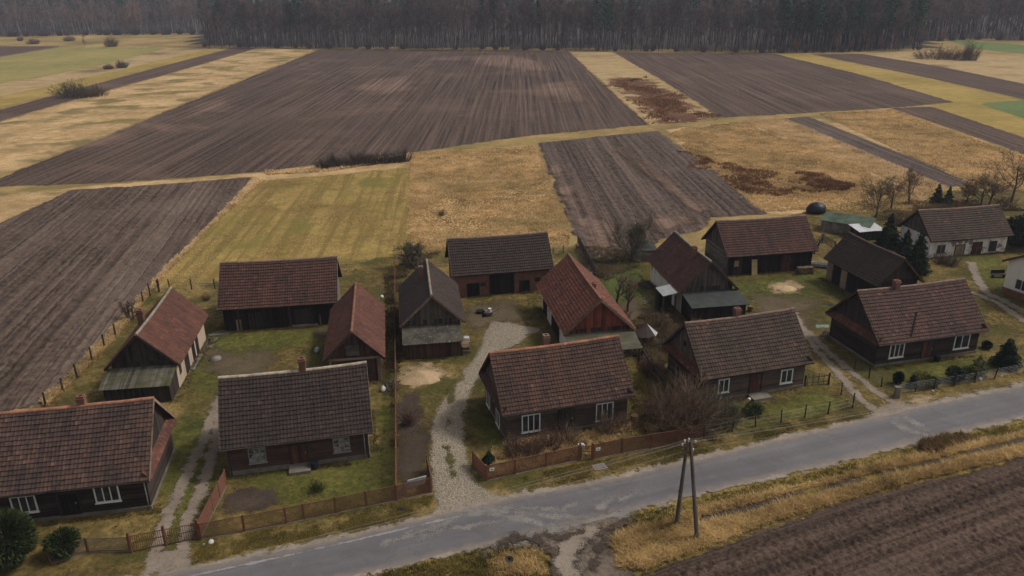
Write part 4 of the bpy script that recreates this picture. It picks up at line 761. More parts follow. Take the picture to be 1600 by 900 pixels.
def bush_mb(seed, r, h, n=60, thin=.012, wide=.5):
    g = random.Random(seed); S = []
    for i in range(n):
        az = g.uniform(0, 6.283); t = g.random() ** .6; p = Vector((math.cos(az) * r * wide * t, math.sin(az) * r * wide * t, -.05)); d = Vector((math.cos(az) * t * r / h * (1.2 - wide), math.sin(az) * t * r / h * (1.2 - wide), 1)).normalized(); L = h * g.uniform(.35, 1.2) * (1.1 - .5 * t)
        for j in range(4):
            d = (d + Vector((g.gauss(0, .16), g.gauss(0, .16), -.05 * j * t))).normalized(); q = p + d * L / 4; S.append((p, q, thin * (1.6 - .3 * j), thin * (1.3 - .3 * j)))
            if j:
                for c in range(3):
                    e = (d + Vector((g.gauss(0, .6), g.gauss(0, .6), g.gauss(.1, .4)))).normalized(); e1 = q + e * L * g.uniform(.12, .28); S.append((q, e1, thin * .8, thin * .5)); f = (e + Vector((g.gauss(0, .5), g.gauss(0, .5), .2))).normalized(); S.append((e1, e1 + f * L * .15, thin * .6, thin * .4))
            p = q
    mb = MB(); prisms(mb, [s[0] for s in S], [s[1] for s in S], [s[2] for s in S], [s[3] for s in S], 3); return mb
def bush(label, px, py, r, h, seed, mat=TWIG, n=60, thin=.013, name='bush', group=None, sq=1., rz=0.):
    o = bush_mb(seed, r, h, n, thin, .8 if name == 'field_bush' else .5).build(name, mat); o.location = at(px, py); o.scale = (sq, 1, 1); o.rotation_euler = (0, 0, rz); return tag(o, label, 'bush', group)
def cone_tree(label, px, py, r, h, seed, mat=NEEDLE, n=2600, name='conifer', shape=.85, size=.16, round_=False, group=None, cat='tree'):
    o = thing(name, label, cat, at(px, py), 0, group); g = np.random.default_rng(seed); tr = MB(); tr.tube([(0, 0, -.1), (0, 0, h * .9)], [h * .022 + .03, .015], 6); tr.build('trunk', BARK, o)
    if round_: v = g.normal(size=(n, 3)); v /= np.linalg.norm(v, axis=1)[:, None]; k_ = g.random(n) ** .4 * (.75 + .35 * fbm(v[:, 0] * 2 + seed, v[:, 1] * 2 + v[:, 2] * 1.7, 3, seed)); C = v * k_[:, None] * [r, r, h * .5] + [0, 0, h * .52]; out = v * .9
    else:
        t = 1 - np.sqrt(g.random(n)) * .97; az = g.uniform(0, 6.283, n); lay = .78 + .22 * np.cos(t * h * 9 + seed); lump = .65 + .7 * fbm(az * 1.6 + seed, t * h * 1.3, 3, seed); R_ = r * (1 - t) ** shape * lay * lump * g.random(n) ** .35
        C = np.stack([np.cos(az) * R_, np.sin(az) * R_, .12 * h * .3 + t * h * .97 - R_ * .18], 1); out = np.stack([np.cos(az), np.sin(az), -.25 + 0 * az], 1) * 1.1
    mb = MB(); leaves(mb, C, size, seed, .2, .33, out); mb.build('crown', mat, o); return o
# ---- trees of the village
bare_tree('bare_tree', 'spreading bare tree at the foot of the ploughed garden, beside the small grey shed', 988, 408, 6.2, 3, TWIGG, kids=(9, 9, 8, 4), lv=4, spread=1.3, thin=.017, r0=.13, multi=4, base=.15)
bare_tree('bare_tree', 'greenish bare tree behind the slate grey roofed shed', 647, 418, 4.2, 5, TWIGG, kids=(8, 8, 7, 4), spread=1.1, thin=.016, r0=.08, multi=5, base=.12)
for i, (x, y, hh, lab) in enumerate(((963, 478, 3.2, 'small bare fruit tree close to the bright orange red barn roof'), (981, 487, 3.0, 'small bare fruit tree above the tarp covered hut'))):
    bare_tree('fruit_tree', lab, x, y, hh * 1.4, 20 + i, TWIG, kids=(8, 8, 6, 3), base=.2, thin=.018, group='fruit trees in the weedy garden')
for i, (x, y, hh, lab, tw) in enumerate(((1368, 341, 5.2, 'bare orchard tree with greenish twigs nearest the green roofed shed', TWIGG), (1392, 327, 4.6, 'thin bare orchard tree behind the greenish one', TWIG), (1420, 318, 5.4, 'bare orchard tree with crooked trunk beside the field strip', TWIG), (1532, 324, 4.6, 'bare tree left of the pair behind the whitewashed farmhouse', TWIG), (1545, 322, 4.6, 'bare tree right of the pair behind the whitewashed farmhouse', TWIG), (1580, 316, 8.0, 'tall dark bare tree by the right edge above the whitewashed farmhouse', TWIG), (1510, 318, 3.4, 'low bare orchard tree above the farmhouse ridge', TWIG))):
    bare_tree('bare_tree', lab, x, y, hh * 1.1, 40 + i, tw, kids=(9, 8, 8, 5), lens=(.85, .6, .5), up=.12, spread=1.5, base=.3, r0=.1 + hh * .014, thin=.022, group='bare trees of the orchard')
bare_tree('bare_tree', 'low twiggy thicket tree at the corner of the field fence', 205, 500, 2.6, 61, TWIG, kids=(6, 6, 6, 4), multi=3, base=.15, thin=.014)
# ---- bushes
bush('large brown bush of bare stems beside the log cottage with the orange stained roof', 1068, 668, 3.3, 3.6, 1, TWIG, 240, .017)
bush('second brown bush of bare stems, right of the large one by the lawn', 1112, 660, 2.3, 2.6, 2, TWIGG, 130, .016)
bush('dry olive shrub in the garden corner before the brown roofed cottage', 1128, 668, 1.4, 1.5, 3, TWIGG, 70, .014)
for i, (x, y, r, hh, lab, m) in enumerate(((808, 712, 1.3, 1.3, 'reddish bare shrub in front of the left window of the umber roofed cottage', TWIGR), (858, 698, 1.5, 1.3, 'bare shrub before the door of the umber roofed cottage', TWIGR), (888, 690, 1.3, 1.2, 'bare shrub just right of the umber roofed cottage door', TWIG), (950, 676, 1.4, 1.5, 'bare shrub under the right window of the umber roofed cottage', TWIG), (975, 668, 1.1, 1.1, 'bare shrub at the right corner of the umber roofed cottage', TWIG), (830, 708, 1., .9, 'low bare shrub along the dark rusty fence', TWIGR))):
    bush(lab, x, y, r * 1.1, hh * 1.15, 10 + i, m, 90, .014, name='shrub', group='bare shrubs in the fenced front garden')
bush('dark red leafless shrub in the narrow earth bed beside the gravel drive', 639, 664, .7, 1.5, 30, TWIGR, 60, .014)
bush('small dark shrub on the lawn by the sooty roofed cottage', 496, 768, .6, .8, 31, LEAFO, 60, .014)
for x, y, r, hh, lab in ((690, 337, 1.1, 1.0, 'dark low bush alone in the golden meadow'), (938, 432, 1.2, 1.0, 'dark heap of bramble beside the garden path'), (936, 405, 1.6, 1.1, 'bramble by the pale rubble at the foot of the ploughed garden'), (1005, 545, 1.4, 1.4, 'tangled weeds in front of the tarp covered hut'), (1050, 530, 1.2, 1.5, 'tangled shrub before the felt roofed lean-to'), (1085, 515, 1.1, 1.3, 'tangled shrub behind the cottage with the orange stained roof'), (322, 469, .6, .6, 'dark round tussock by the long red roofed barn'), (1015, 640, 1.3, 1.1, 'weedy shrub between the two log cottages'), (1375, 424, .9, 1.1, 'dark shrub behind the cart shed')):
    bush(lab, x, y, r, hh, int(x), TWIG, 60, .015)
for i, (x, y, r, hh, lab) in enumerate(((1030, 515, 1.3, 1.5, 'loose thorny shrub left of the felt roofed lean-to'), (1046, 548, 1.5, 1.7, 'loose shrub above the broken paling fence'), (1012, 585, 1.2, 1.4, 'straggly shrub at the top of the broken paling fence'), (1032, 655, 1.6, 2.0, 'straggly brown shrub left of the large brown bush'), (1146, 655, 1.2, 1.3, 'low straggly shrub right of the brown bushes'), (970, 505, 1.2, 1.5, 'thin shrub along the bright orange red barn'), (1446, 336, 2.0, 1.7, 'reddish thicket behind the ridge of the whitewashed farmhouse'), (1485, 332, 2.2, 1.8, 'dark thicket under the young spruces'), (1400, 350, 1.8, 1.5, 'low thicket at the foot of the orchard trees'), (1470, 412, 1.4, 1.3, 'bare garden shrub in front of the whitewashed farmhouse'), (1484, 415, 1.4, 1.4, 'second bare garden shrub in front of the whitewashed farmhouse'), (1570, 325, 2.4, 1.8, 'brown thicket under the tall tree at the right edge'))):
    bush(lab, x, y, r, hh, 120 + i, (TWIG, TWIGG, TWIGR)[i % 3], 80, .016, name='shrub', group='straggly shrubs among the farm buildings')
for i, (x, y, r, hh, lab) in enumerate(((120, 152, 5.2, 4.4, 'large olive brown bush at the left ploughed strip'), (150, 150, 4.2, 3., 'lower bush at the right end of the large olive brown one'), (170, 108, 2.2, 1.7, 'paler small field bush left of its dark neighbour'), (191, 106, 2.6, 2.6, 'dark round field bush right of the paler one'), (1465, 92, 7., 4., 'long dark thicket of bare bushes near the wood'), (1490, 93, 7., 4.2, 'middle of the dark thicket near the wood'), (1513, 94, 4., 6., 'tall end of the dark thicket near the wood'), (52, 69, 4., 3., 'low dark bush on the far pale meadow'), (108, 64, 4., 3., 'brown bush on the far pale meadow'), (174, 73, 4., 5., 'round bare bush on the far pale meadow edge'))):
    bush(lab, x, y, r, hh, 70 + i, TWIG if i % 3 else TWIGG, 170, .035, name='field_bush', group='bushes out in the fields', sq=1.6 if i in (0, 4) else 1.)
for i in range(9):
    x = 505 + i * 16; bush('low brown scrub in a row along the edge of the wide ploughed field', x, 263 - i * 1.4, 2.2, 1.6 + .7 * rnd.random(), 90 + i, BARK, 110, .026, name='scrub', group='row of scrub along the wide ploughed field')
# ---- conifers and garden evergreens
cone_tree('tall dark conifer in front of the whitewashed farmhouse', 1430, 428, 1.9, 5.6, 1, NEEDLE, 5000)
cone_tree('smaller dark conifer left of the whitewashed farmhouse wall', 1412, 405, 1.5, 4.0, 2, NEEDLE, 3500)
cone_tree('broad dark conifer between the green roofed shed and the farmhouse', 1386, 386, 2.1, 4.6, 3, NEEDLE, 5000)
cone_tree('dark evergreen hedge bush at the right edge beyond the farmhouse', 1593, 386, 3.2, 4.2, 4, NEEDLE, 6000, round_=True, size=.2)
cone_tree('young dark spruce, first of two behind the farmhouse roof', 1463, 318, 1.3, 3.2, 5, NEEDLE, 1800); cone_tree('young dark spruce, second of two behind the farmhouse roof', 1480, 320, 1.1, 3., 6, NEEDLE, 1800)
cone_tree('dark conical conifer at the right end of the clipped garden', 1570, 574, 1.5, 2.9, 7, NEEDLE, 3500, shape=.7)
cone_tree('large dark green evergreen at the bottom left corner', 18, 886, 1.9, 4.0, 8, NEEDLE2, 9000, round_=True, size=.13)
cone_tree('round green evergreen bush inside the mesh fence at bottom left', 102, 868, 1.1, 1.9, 9, NEEDLE2, 5000, round_=True, size=.10)
for x, y, r, hh, m, lab, rd in ((1402, 601, .5, 1.3, NEEDLE, 'small clipped ball conifer on a stem, leftmost in the garden', True), (1424, 606, .6, 1.3, NEEDLE, 'small dark cone conifer next to the ball one', False), (1442, 602, 1.2, 1.2, LEAFY, 'yellow green shrub in the middle of the garden', True), (1458, 604, .5, .9, LEAFO, 'low shrub at the garden fence', True), (1491, 596, .9, 1.5, NEEDLE, 'dark round conifer by the garden fence', True), (1526, 588, 1.3, 2.1, LEAFO, 'spreading olive conifer in the garden', False), (1507, 590, 1.2, .9, LEAFO, 'low olive juniper in the garden', True), (1177, 647, .9, 1., LEAFO, 'dark round shrub on the lawn of the brown roofed cottage', True), (764, 722, .7, 1., NEEDLE, 'small dark evergreen in the rusty fence corner', False), (1541, 545, .5, .8, NEEDLE, 'dark stump like shrub beside the plum roofed cottage', True)):
    cone_tree(lab, x, y, r, hh, int(x), m, 1500, 'garden_conifer' if m in (NEEDLE,) else 'garden_shrub', size=.10, round_=rd, group='garden evergreens', cat='bush')
# ---------------------------------------------------------------- the forest
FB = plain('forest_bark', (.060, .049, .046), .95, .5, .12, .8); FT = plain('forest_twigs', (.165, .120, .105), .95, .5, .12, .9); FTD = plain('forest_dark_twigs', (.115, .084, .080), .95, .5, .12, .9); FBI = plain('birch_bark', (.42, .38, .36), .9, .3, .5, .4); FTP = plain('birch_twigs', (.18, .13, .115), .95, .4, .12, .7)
FP = foliage('pine_needles', (.016, .040, .022), (.060, .105, .055), .15); FO = foliage('orange_leaves', (.16, .075, .03), (.34, .17, .07), .4)
def far_bare(seed, h, thin, twn, lean=.05, crown0=.35, wide=.2):
    g = np.random.default_rng(seed); tr, cr = MB(), MB(); n = 6; z = np.linspace(-.5, h * .95, n + 1); off = np.cumsum(g.normal(0, .012 * h, (n + 1, 2)), 0); off[0] = 0; off += np.outer(z / h, g.normal(0, lean * h, 2))
    P = np.column_stack([off, z]); rr = np.linspace(thin, thin * .25, n + 1); tr.tube(P, rr, 5, cap=False)
    def on(f): i = np.clip(f * n, 0, n - 1e-6); k_ = i.astype(int); return P[k_] + (P[k_ + 1] - P[k_]) * (i - k_)[:, None]
    m = 26; f = crown0 + (1 - crown0) * np.sort(g.random(m)); A = on(f); az = g.uniform(0, 6.283, m); L = h * wide * (1.15 - .75 * (f - crown0) / (1 - crown0)) * g.uniform(.6, 1.2, m); D = np.column_stack([np.cos(az), np.sin(az), g.uniform(.6, 1.8, m)]); D /= np.linalg.norm(D, axis=1)[:, None]; B = A + D * L[:, None]; prisms(cr, A, B, thin * .28, thin * .1, 3)
    j = g.integers(0, m, twn); q = g.uniform(.25, 1, twn); A2 = A[j] + (B[j] - A[j]) * q[:, None]; D2 = D[j] * .8 + g.normal(0, .6, (twn, 3)); D2 /= np.linalg.norm(D2, axis=1)[:, None]; B2 = A2 + D2 * (g.uniform(.5, 1.8, twn) * h / 20)[:, None]; prisms(cr, A2, B2, .035, .015, 3)
    return tr, cr
def far_pine(seed, h, n=420):
    g = np.random.default_rng(seed); tr, cr = MB(), MB(); tr.tube([(0, 0, -.5), (g.normal(0, .3), g.normal(0, .3), h * .6), (g.normal(0, .5), g.normal(0, .5), h * .97)], [.24, .18, .05], 5, cap=False)
    t = g.random(n) ** .8; az = g.uniform(0, 6.283, n); R_ = h * .15 * (1 - t * .75) * np.sqrt(g.random(n)) * (.6 + .8 * fbm(az, t * 6 + seed, 2, seed)); C = np.stack([np.cos(az) * R_, np.sin(az) * R_, h * (.42 + .57 * t)], 1); leaves(cr, C, .55, seed, .4, .5); return tr, cr
def far_orange(seed, h): tr, cr = far_bare(seed, h, .14, 60); g = np.random.default_rng(seed); v = g.normal(size=(260, 3)); v /= np.linalg.norm(v, axis=1)[:, None]; leaves(cr, v * (g.random(260) ** .4)[:, None] * [h * .2, h * .2, h * .35] + [0, 0, h * .62], .3, seed); return tr, cr
def two(name, pair, mats):    # trunk and crown in one mesh with two materials: far trees are too small to show parts
    tr, cr = pair; mb = MB(); me = None
    for s in (tr, cr):
        off = mb.n; mb.V += s.V; mb.Q += [q + off for q in s.Q]; mb.T += [t + off for t in s.T]; mb.tq += s.tq; mb.tt += s.tt; mb.n += s.n
    nq = sum(len(q) for q in tr.Q); me = mb.mesh(name, mats); Qn = sum(len(q) for q in mb.Q); idx = np.ones(len(me.polygons), np.int32); idx[:nq] = 0
    me.polygons.foreach_set('material_index', idx); return me, mb, idx
VAR = {'birch': [two('birch', far_bare(100 + i, 21, .16, 230, .06, .42, .13), [FBI, FTP]) for i in range(5)], 'bare': [two('bare', far_bare(200 + i, 24, .2, 260, .03, .3, .2), [FB, FT]) for i in range(5)],
       'dark': [two('dark', far_bare(300 + i, 23, .2, 300, .02, .25, .17), [FB, FTD]) for i in range(4)], 'pine': [two('pine', far_pine(400 + i, 25), [FB, FP]) for i in range(4)], 'orange': [two('orange', far_orange(500 + i, 13), [FB, FO]) for i in range(3)], 'brush': [two('brush', (MB(), bush_mb(600 + i, 3.2, 4.2, 70, .05)), [FB, FTD]) for i in range(3)]}
NEAR = {'birch': [two('birch', far_bare(700 + i, (17, 20, 22, 24, 19, 21, 23)[i], (.11, .14, .12, .15, .1, .13, .12)[i], 850, .06, (.3, .45, .38, .5, .35, .42, .4)[i], .13), [FBI, FTP]) for i in range(7)], 'bare': [two('bare', far_bare(720 + i, (20, 25, 22, 27, 18, 24)[i], (.15, .2, .16, .18, .13, .17)[i], 1100, .03, (.2, .4, .3, .35, .15, .45)[i], .2), [FB, FT]) for i in range(6)],
        'dark': [two('dark', far_bare(740 + i, (21, 25, 23, 19, 27, 24)[i], (.14, .18, .16, .12, .19, .15)[i], 1100, .025, (.25, .4, .3, .12, .45, .2)[i], .16), [FB, FTD]) for i in range(6)]}
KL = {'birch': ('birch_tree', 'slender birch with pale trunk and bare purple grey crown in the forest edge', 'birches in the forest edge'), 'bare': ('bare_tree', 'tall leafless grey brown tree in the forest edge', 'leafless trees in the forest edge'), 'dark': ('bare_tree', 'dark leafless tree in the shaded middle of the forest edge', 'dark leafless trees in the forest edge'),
      'pine': ('pine_tree', 'tall dark green pine standing in the forest edge', 'pines in the forest edge'), 'orange': ('leafy_tree', 'small tree with orange brown autumn leaves in front of the forest', 'orange leaved trees at the forest edge'), 'brush': ('brushwood_bush', 'low grey brushwood bush at the foot of the forest', 'brushwood at the foot of the forest')}
def fgz(y, x=0): return ((y - 650) / 240) ** 1.3 * 26 if y > 650 else 0.
def ftree(kd, x, y, s=1.):
    vv = NEAR.get(kd, VAR[kd]); v = vv[rnd.randrange(len(vv))]; nm, lab, grp = KL[kd]; o = bpy.data.objects.new(nm, v[0]); sc.collection.objects.link(o); o.location = (x, y, fgz(y)); o.rotation_euler = (0, 0, rnd.uniform(0, 6.28)); f = s * rnd.uniform(.78, 1.18); o.scale = (f * rnd.uniform(.9, 1.15), f * rnd.uniform(.9, 1.15), f); tag(o, lab, 'bush' if kd == 'brush' else 'tree', grp)
EDGE_L = [at(x, y)[:2] for x, y in ((-160, 60), (0, 58), (150, 55), (318, 54))]; EDGE_C = [at(x, y)[:2] for x, y in ((322, 74), (500, 76), (888, 79), (1060, 81), (1210, 83))]; EDGE_R = [at(x, y)[:2] for x, y in ((1210, 83), (1300, 82), (1440, 78))]; EDGE_F = [at(x, y)[:2] for x, y in ((1440, 66), (1520, 62), (1640, 64), (1800, 68))]
def along(E_, n):
    E_ = np.array(E_); sg = np.linalg.norm(np.diff(E_, axis=0), axis=1); c = np.concatenate([[0], np.cumsum(sg)]); t = (np.arange(n) + rng.random(n)) / n * c[-1]; return np.stack([np.interp(t, c, E_[:, 0]), np.interp(t, c, E_[:, 1])], 1)
def row(E_, n, back, w, s=1.):
    for p in along(E_, n): ftree(rnd.choices(list(w), list(w.values()))[0], p[0] + rnd.gauss(0, 1), p[1] + back * rnd.random() ** 1.5 + 1, s)
row(EDGE_L, 95, 26, dict(birch=6, bare=2, dark=1, orange=.15), .95); row(EDGE_L, 30, 4, dict(brush=1))
row(EDGE_C, 150, 12, dict(dark=5, bare=3, birch=.9, pine=.8), 1.05); row(EDGE_C, 26, 2, dict(brush=1), .7)
row(EDGE_R, 60, 16, dict(dark=2, pine=5, bare=2, birch=.6)); row(EDGE_R, 12, 2, dict(brush=1, orange=1.), .6)
row(EDGE_F, 46, 14, dict(bare=5, birch=2, dark=2)); row(EDGE_F, 12, 2, dict(brush=1), .8)
def one(kd, px, py, s=1.): p = at(px, py); ftree(kd, p[0], p[1], s)
one('orange', 198, 53, 1.55); one('orange', 214, 53, 1.5); one('orange', 358, 54, 1.4); one('orange', 1345, 78, 1.75); one('orange', 1327, 81, .42); one('orange', 1472, 70, .6); one('orange', 1390, 81, .4); one('dark', 328, 76, .85); one('dark', 336, 76, .8); one('dark', 346, 76, .85); one('dark', 132, 72, .45); one('brush', 33, 64, .6); one('brush', 30, 64, .5)
# the depth of the wood: nobody could count it
def mass(name, kinds, pts, mats):
    Vs, Qs, Ts, tq, tt, mi, n = [], [], [], [], [], [[], []], 0
    for (x, y, s) in pts:
        kd = rnd.choice(kinds); _, mb, idx = rnd.choice(VAR[kd]); V = np.concatenate(mb.V); a = rnd.uniform(0, 6.28); c, q = math.cos(a) * s, math.sin(a) * s
        Vs.append(np.stack([V[:, 0] * c - V[:, 1] * q + x, V[:, 0] * q + V[:, 1] * c + y, V[:, 2] * s + fgz(y)], 1)); Q = np.concatenate(mb.Q); Qs.append(Q + n); tq.append(np.concatenate(mb.tq)); mi[0].append(idx[:len(Q)])
        if mb.T: T = np.concatenate(mb.T); Ts.append(T + n); tt.append(np.concatenate(mb.tt)); mi[1].append(idx[len(Q):])
        n += len(V)
    m = MB(); m.V, m.Q, m.T, m.tq, m.tt, m.n = Vs, Qs, Ts, tq, tt, n; me = m.mesh(name, mats); me.polygons.foreach_set('material_index', np.concatenate(mi[0] + mi[1]).astype(np.int32)); o = bpy.data.objects.new(name, me); sc.collection.objects.link(o); return kind(o, 'stuff')
def deep(E_, n, d0, d1): P = along(E_, n); dd = d0 + (d1 - d0) * rng.random(n) ** 1.2; P = P * (1 + dd / np.linalg.norm(P, axis=1))[:, None]; return [(p[0], p[1], rnd.uniform(.8, 1.15)) for p in P]
mass('bare_forest', ['bare', 'bare', 'birch'], deep(EDGE_L, 330, 18, 110) + deep(EDGE_F, 160, 10, 80), [FB, FT])
mass('dark_forest', ['dark', 'dark', 'bare'], deep(EDGE_C, 420, 8, 80) + deep(EDGE_R, 120, 8, 70), [FB, FTD])
FAR = [at(x, 50)[:2] for x in (-300, 0, 800, 1600, 1900)]
mass('pine_forest', ['pine'], deep(EDGE_L, 170, 60, 190) + deep(EDGE_C, 230, 30, 170) + deep(EDGE_R, 130, 12, 130) + deep(EDGE_F, 120, 40, 180), [FB, FP])
hb = MB(); ys = np.linspace(646, 1500, 24); xs = np.linspace(-1200, 1200, 49)
for i in range(23):
    for j in range(48): hb.quad(*[(xs[jj], ys[ii], fgz(min(ys[ii], 860)) + .02 + (2 * vnoise(np.array(xs[jj] / 60), np.array(ys[ii] / 60)) if ii else 0)) for ii, jj in ((i, j), (i, j + 1), (i + 1, j + 1), (i + 1, j))])
kind(hb.build('hills', plain('wooded_ground', (.05, .045, .035), .95, .3, .05)), 'structure')
fl = sheet('forest_floor', np.array([*EDGE_L, *EDGE_C, *EDGE_R, *EDGE_F, (700, 900), (-700, 900)]) + [0, 26.], plain('leaf_litter', (.040, .029, .022), .95, .3, .2), 12, 12, 0, 4)
print('forest done')
# ---------------------------------------------------------------- long grass
def tufts(name, P, n, hmin, hmax, cols, lean=.5, blades=5, width=.05, excl=None, clump=None, seed=1, ex=0.):
    """loose grass as many bent blades: nobody could count it"""
    g = np.random.default_rng(seed); lo, hi = P.min(0) - ex * .35, P.max(0) + ex * .35; pts = np.zeros((0, 2))
    while len(pts) < n:
        q = g.uniform(lo, hi, (n * 2, 2)); ok = inside(P, q[:, 0] + ex * (fbm(q[:, 0] / 5, q[:, 1] / 5, 3, 77) - .5), q[:, 1] + ex * (fbm(q[:, 0] / 5, q[:, 1] / 5, 3, 78) - .5))
        if clump: ok &= fbm(q[:, 0] / clump, q[:, 1] / clump, 3, seed) + g.normal(0, .07, len(q)) > .5
        for E_ in excl or []: ok &= ~inside(E_, q[:, 0] + ex * (fbm(q[:, 0] / 5, q[:, 1] / 5, 3, 77) - .5), q[:, 1] + ex * (fbm(q[:, 0] / 5, q[:, 1] / 5, 3, 78) - .5))
        pts = np.concatenate([pts, q[ok]])
        if not ok.any(): break
    pts = pts[:n]; n = len(pts); th = fbm(pts[:, 0] / 1.3, pts[:, 1] / 1.3, 2, seed + 5) * 12.566; H_ = hmin + (hmax - hmin) * fbm(pts[:, 0] / 2., pts[:, 1] / 2., 3, seed + 8) ** 1.3 * g.uniform(.6, 1.5, n)
    N = n * blades; b = np.repeat(np.arange(n), blades); a = th[b] * .5 + g.uniform(-3, 3, N); L = H_[b] * g.uniform(.6, 1.15, N); ln = lean * g.uniform(.3, 1.5, N); d = np.stack([np.cos(a), np.sin(a)], 1); s = np.stack([-d[:, 1], d[:, 0]], 1) * width * g.uniform(.6, 1.2, N)[:, None]
    o = pts[b] + g.normal(0, .06, (N, 2)) ; z = np.zeros((N, 1))
    k1, k2 = np.sqrt(1 + ln ** 2) , 1 / np.sqrt(1 + ln ** 2); m = o + d * (L * .45 * ln * k2 * .6)[:, None]; t = o + d * (L * ln * k2)[:, None]
    V = np.stack([np.column_stack([o - s, z]), np.column_stack([o + s, z]), np.column_stack([m + s * .7, L * .6 * k2]), np.column_stack([m - s * .7, L * .6 * k2]), np.column_stack([t, L * .85 * k2])], 1).reshape(-1, 3)
    V[:, 2] += .02; i = np.arange(N)[:, None] * 5; mb = MB(); tone = np.clip(g.normal(.5, .22, N) * .6 + .4 * np.repeat(fbm(pts[:, 0] / 3, pts[:, 1] / 3, 3, seed + 2), blades), 0, 1); mb.add(V, Q=i + [0, 1, 2, 3], T=i + [3, 2, 4], tone=tone)
    ob = mb.build(name, cols); ob['kind'] = 'stuff'; return ob
def blade_mat(name, c0, c1, c2):
    k = NT(name, .9, .1); f = k.math('ADD', k.math('MULTIPLY', k.attr('tone'), .35), k.math('ADD', k.math('MULTIPLY', k.noise(.45, 4, .65), .3), k.math('MULTIPLY', k.noise(.09, 4, .6), .35))); k.col(k.ramp(f, (.38, c0), (.5, c1), (.63, c2))); tl = k.n('BsdfTranslucent'); ms = k.n('MixShader'); ms.inputs[0].default_value = .45; k.l(k.b.inputs['Base Color'].links[0].from_socket, tl.inputs[0]); k.l(k.b.outputs[0], ms.inputs[1]); k.l(tl.outputs[0], ms.inputs[2]); k.l(ms.outputs[0], k.out.inputs['Surface']); return k.m
B_DRY = blade_mat('dry_blades', (0.1889, 0.1296, 0.0521), (0.4651, 0.3122, 0.1299), (0.7266, 0.5331, 0.2597)); B_GOLD = blade_mat('golden_blades', (0.2678, 0.1900, 0.0799), (0.5357, 0.3736, 0.1751), (0.8192, 0.5877, 0.3238)); B_DRYB = blade_mat('brown_weeds', (.07, .05, .025), (.15, .108, .055), (.28, .21, .11)); B_GRN = blade_mat('olive_blades', (0.0648, 0.0550, 0.0147), (0.1512, 0.1188, 0.0336), (0.2808, 0.2090, 0.0651)); B_PALE = blade_mat('pale_blades', (0.3905, 0.2753, 0.1432), (0.6416, 0.4636, 0.2526), (0.8369, 0.6231, 0.3872))
VERGE = poly((985, 808), (1000, 803), (1167, 763), (1300, 733), (1433, 699), (1600, 661), (1800, 616), (1800, 665), (1600, 716), (1433, 753), (1343, 779), (1211, 818), (1087, 864), (1009, 893), (960, 900), (965, 850), (955, 830))
DITCH = strip([(1090, 818), (1160, 800), (1260, 772), (1350, 752), (1420, 735), (1500, 715), (1560, 700), (1650, 680)], .9)
sheet('ditch', DITCH, M_dark, .25, .25, 0, .6)
V2 = poly((990, 830), (1100, 797), (1300, 751), (1433, 715), (1600, 677), (1800, 632), (1800, 660), (1600, 713), (1433, 751), (1343, 777), (1211, 816), (1087, 862), (1009, 891), (965, 890), (960, 850))
tufts('long_dry_grass', V2, 9000, .3, 1.05, B_DRY, 1.3, 6, .022, [DITCH], None, 3)
tufts('verge_grass', VERGE, 9000, .1, .4, B_GRN, .6, 5, .02, [DITCH], None, 4)
tufts('verge_grass', poly((600, 897), (773, 856), (830, 858), (860, 880), (870, 960), (500, 960)), 4500, .1, .5, B_GRN, .6, 5, .022, None, None, 5)
tufts('long_dry_grass', poly((770, 870), (840, 862), (860, 900), (760, 905)), 500, .2, .6, B_DRY, .9, 6, .022, None, None, 6)
tufts('dry_weeds', poly((1430, 695), (1500, 680), (1530, 690), (1450, 715)), 500, .4, 1.2, blade_mat('brown_blades', (.06, .04, .02), (.14, .09, .04), (.25, .17, .08)), .7, 6, .03, None, None, 9)
tufts('roadside_grass', poly((300, 880), (600, 818), (675, 800), (676, 775), (620, 785), (318, 848)), 5000, .06, .22, B_GRN, .5, 4, .022, None, 1.5, 7)
tufts('roadside_grass', poly((800, 770), (900, 752), (1000, 731), (1200, 685), (1345, 652), (1330, 640), (1100, 690), (925, 722), (762, 755)), 5000, .06, .22, B_GRN, .5, 4, .022, None, 1.5, 8)
FOOT = []
for ob in list(sc.objects):
    if ob.get('category') in ('house', 'barn', 'shed'):
        pass
HB = [(-31.9, 46.5, .178, 14.5, 8.2), (-16.2, 52, .214, 10.6, 7.4), (3.4, 56.5, .271, 10.8, 7.4), (19.5, 61.8, .279, 10.6, 7.2), (37.3, 68.2, .249, 11.8, 7.7), (-32.5, 65.9, 1.70, 15, 6.2), (-24.3, 77.4, .135, 11.9, 8), (-14.7, 67.4, 1.72, 12, 5.3), (-8.3, 73.8, 1.71, 15, 6.2), (-1.6, 85.6, .19, 11.6, 6.9), (7.1, 72.8, 1.73, 18, 6.9), (19.8, 81.7, 1.73, 16, 7), (30.4, 91.8, .18, 11.7, 7.4), (40.2, 82.3, 1.8, 9.5, 5.7), (57.3, 97.2, .18, 11.7, 6.9)]
def foot(x, y, a, L, W):
    c, s = math.cos(a), math.sin(a); return np.array([(x + c * u - s * v, y + s * u + c * v) for u, v in ((-L / 2, -W / 2), (L / 2, -W / 2), (L / 2, W / 2), (-L / 2, W / 2))])
FT_ = [foot(*b) for b in HB]
DRV = poly((674, 800), (673, 719), (676, 662), (702, 613), (751, 549), (768, 504), (843, 516), (759, 575), (725, 647), (728, 719), (765, 772), (800, 781))
LAWN = poly((60, 640), (238, 455), (345, 445), (640, 402), (890, 390), (1000, 410), (1190, 350), (1420, 305), (1600, 300), (1600, 600), (1420, 636), (1345, 655), (800, 772), (675, 800), (300, 880), (100, 900), (0, 850), (-50, 700))
TRK = [strip([(250, 880), (280, 790), (325, 700), (345, 620)], 3.4), strip([(1400, 650), (1320, 585), (1250, 500)], 2.8)]
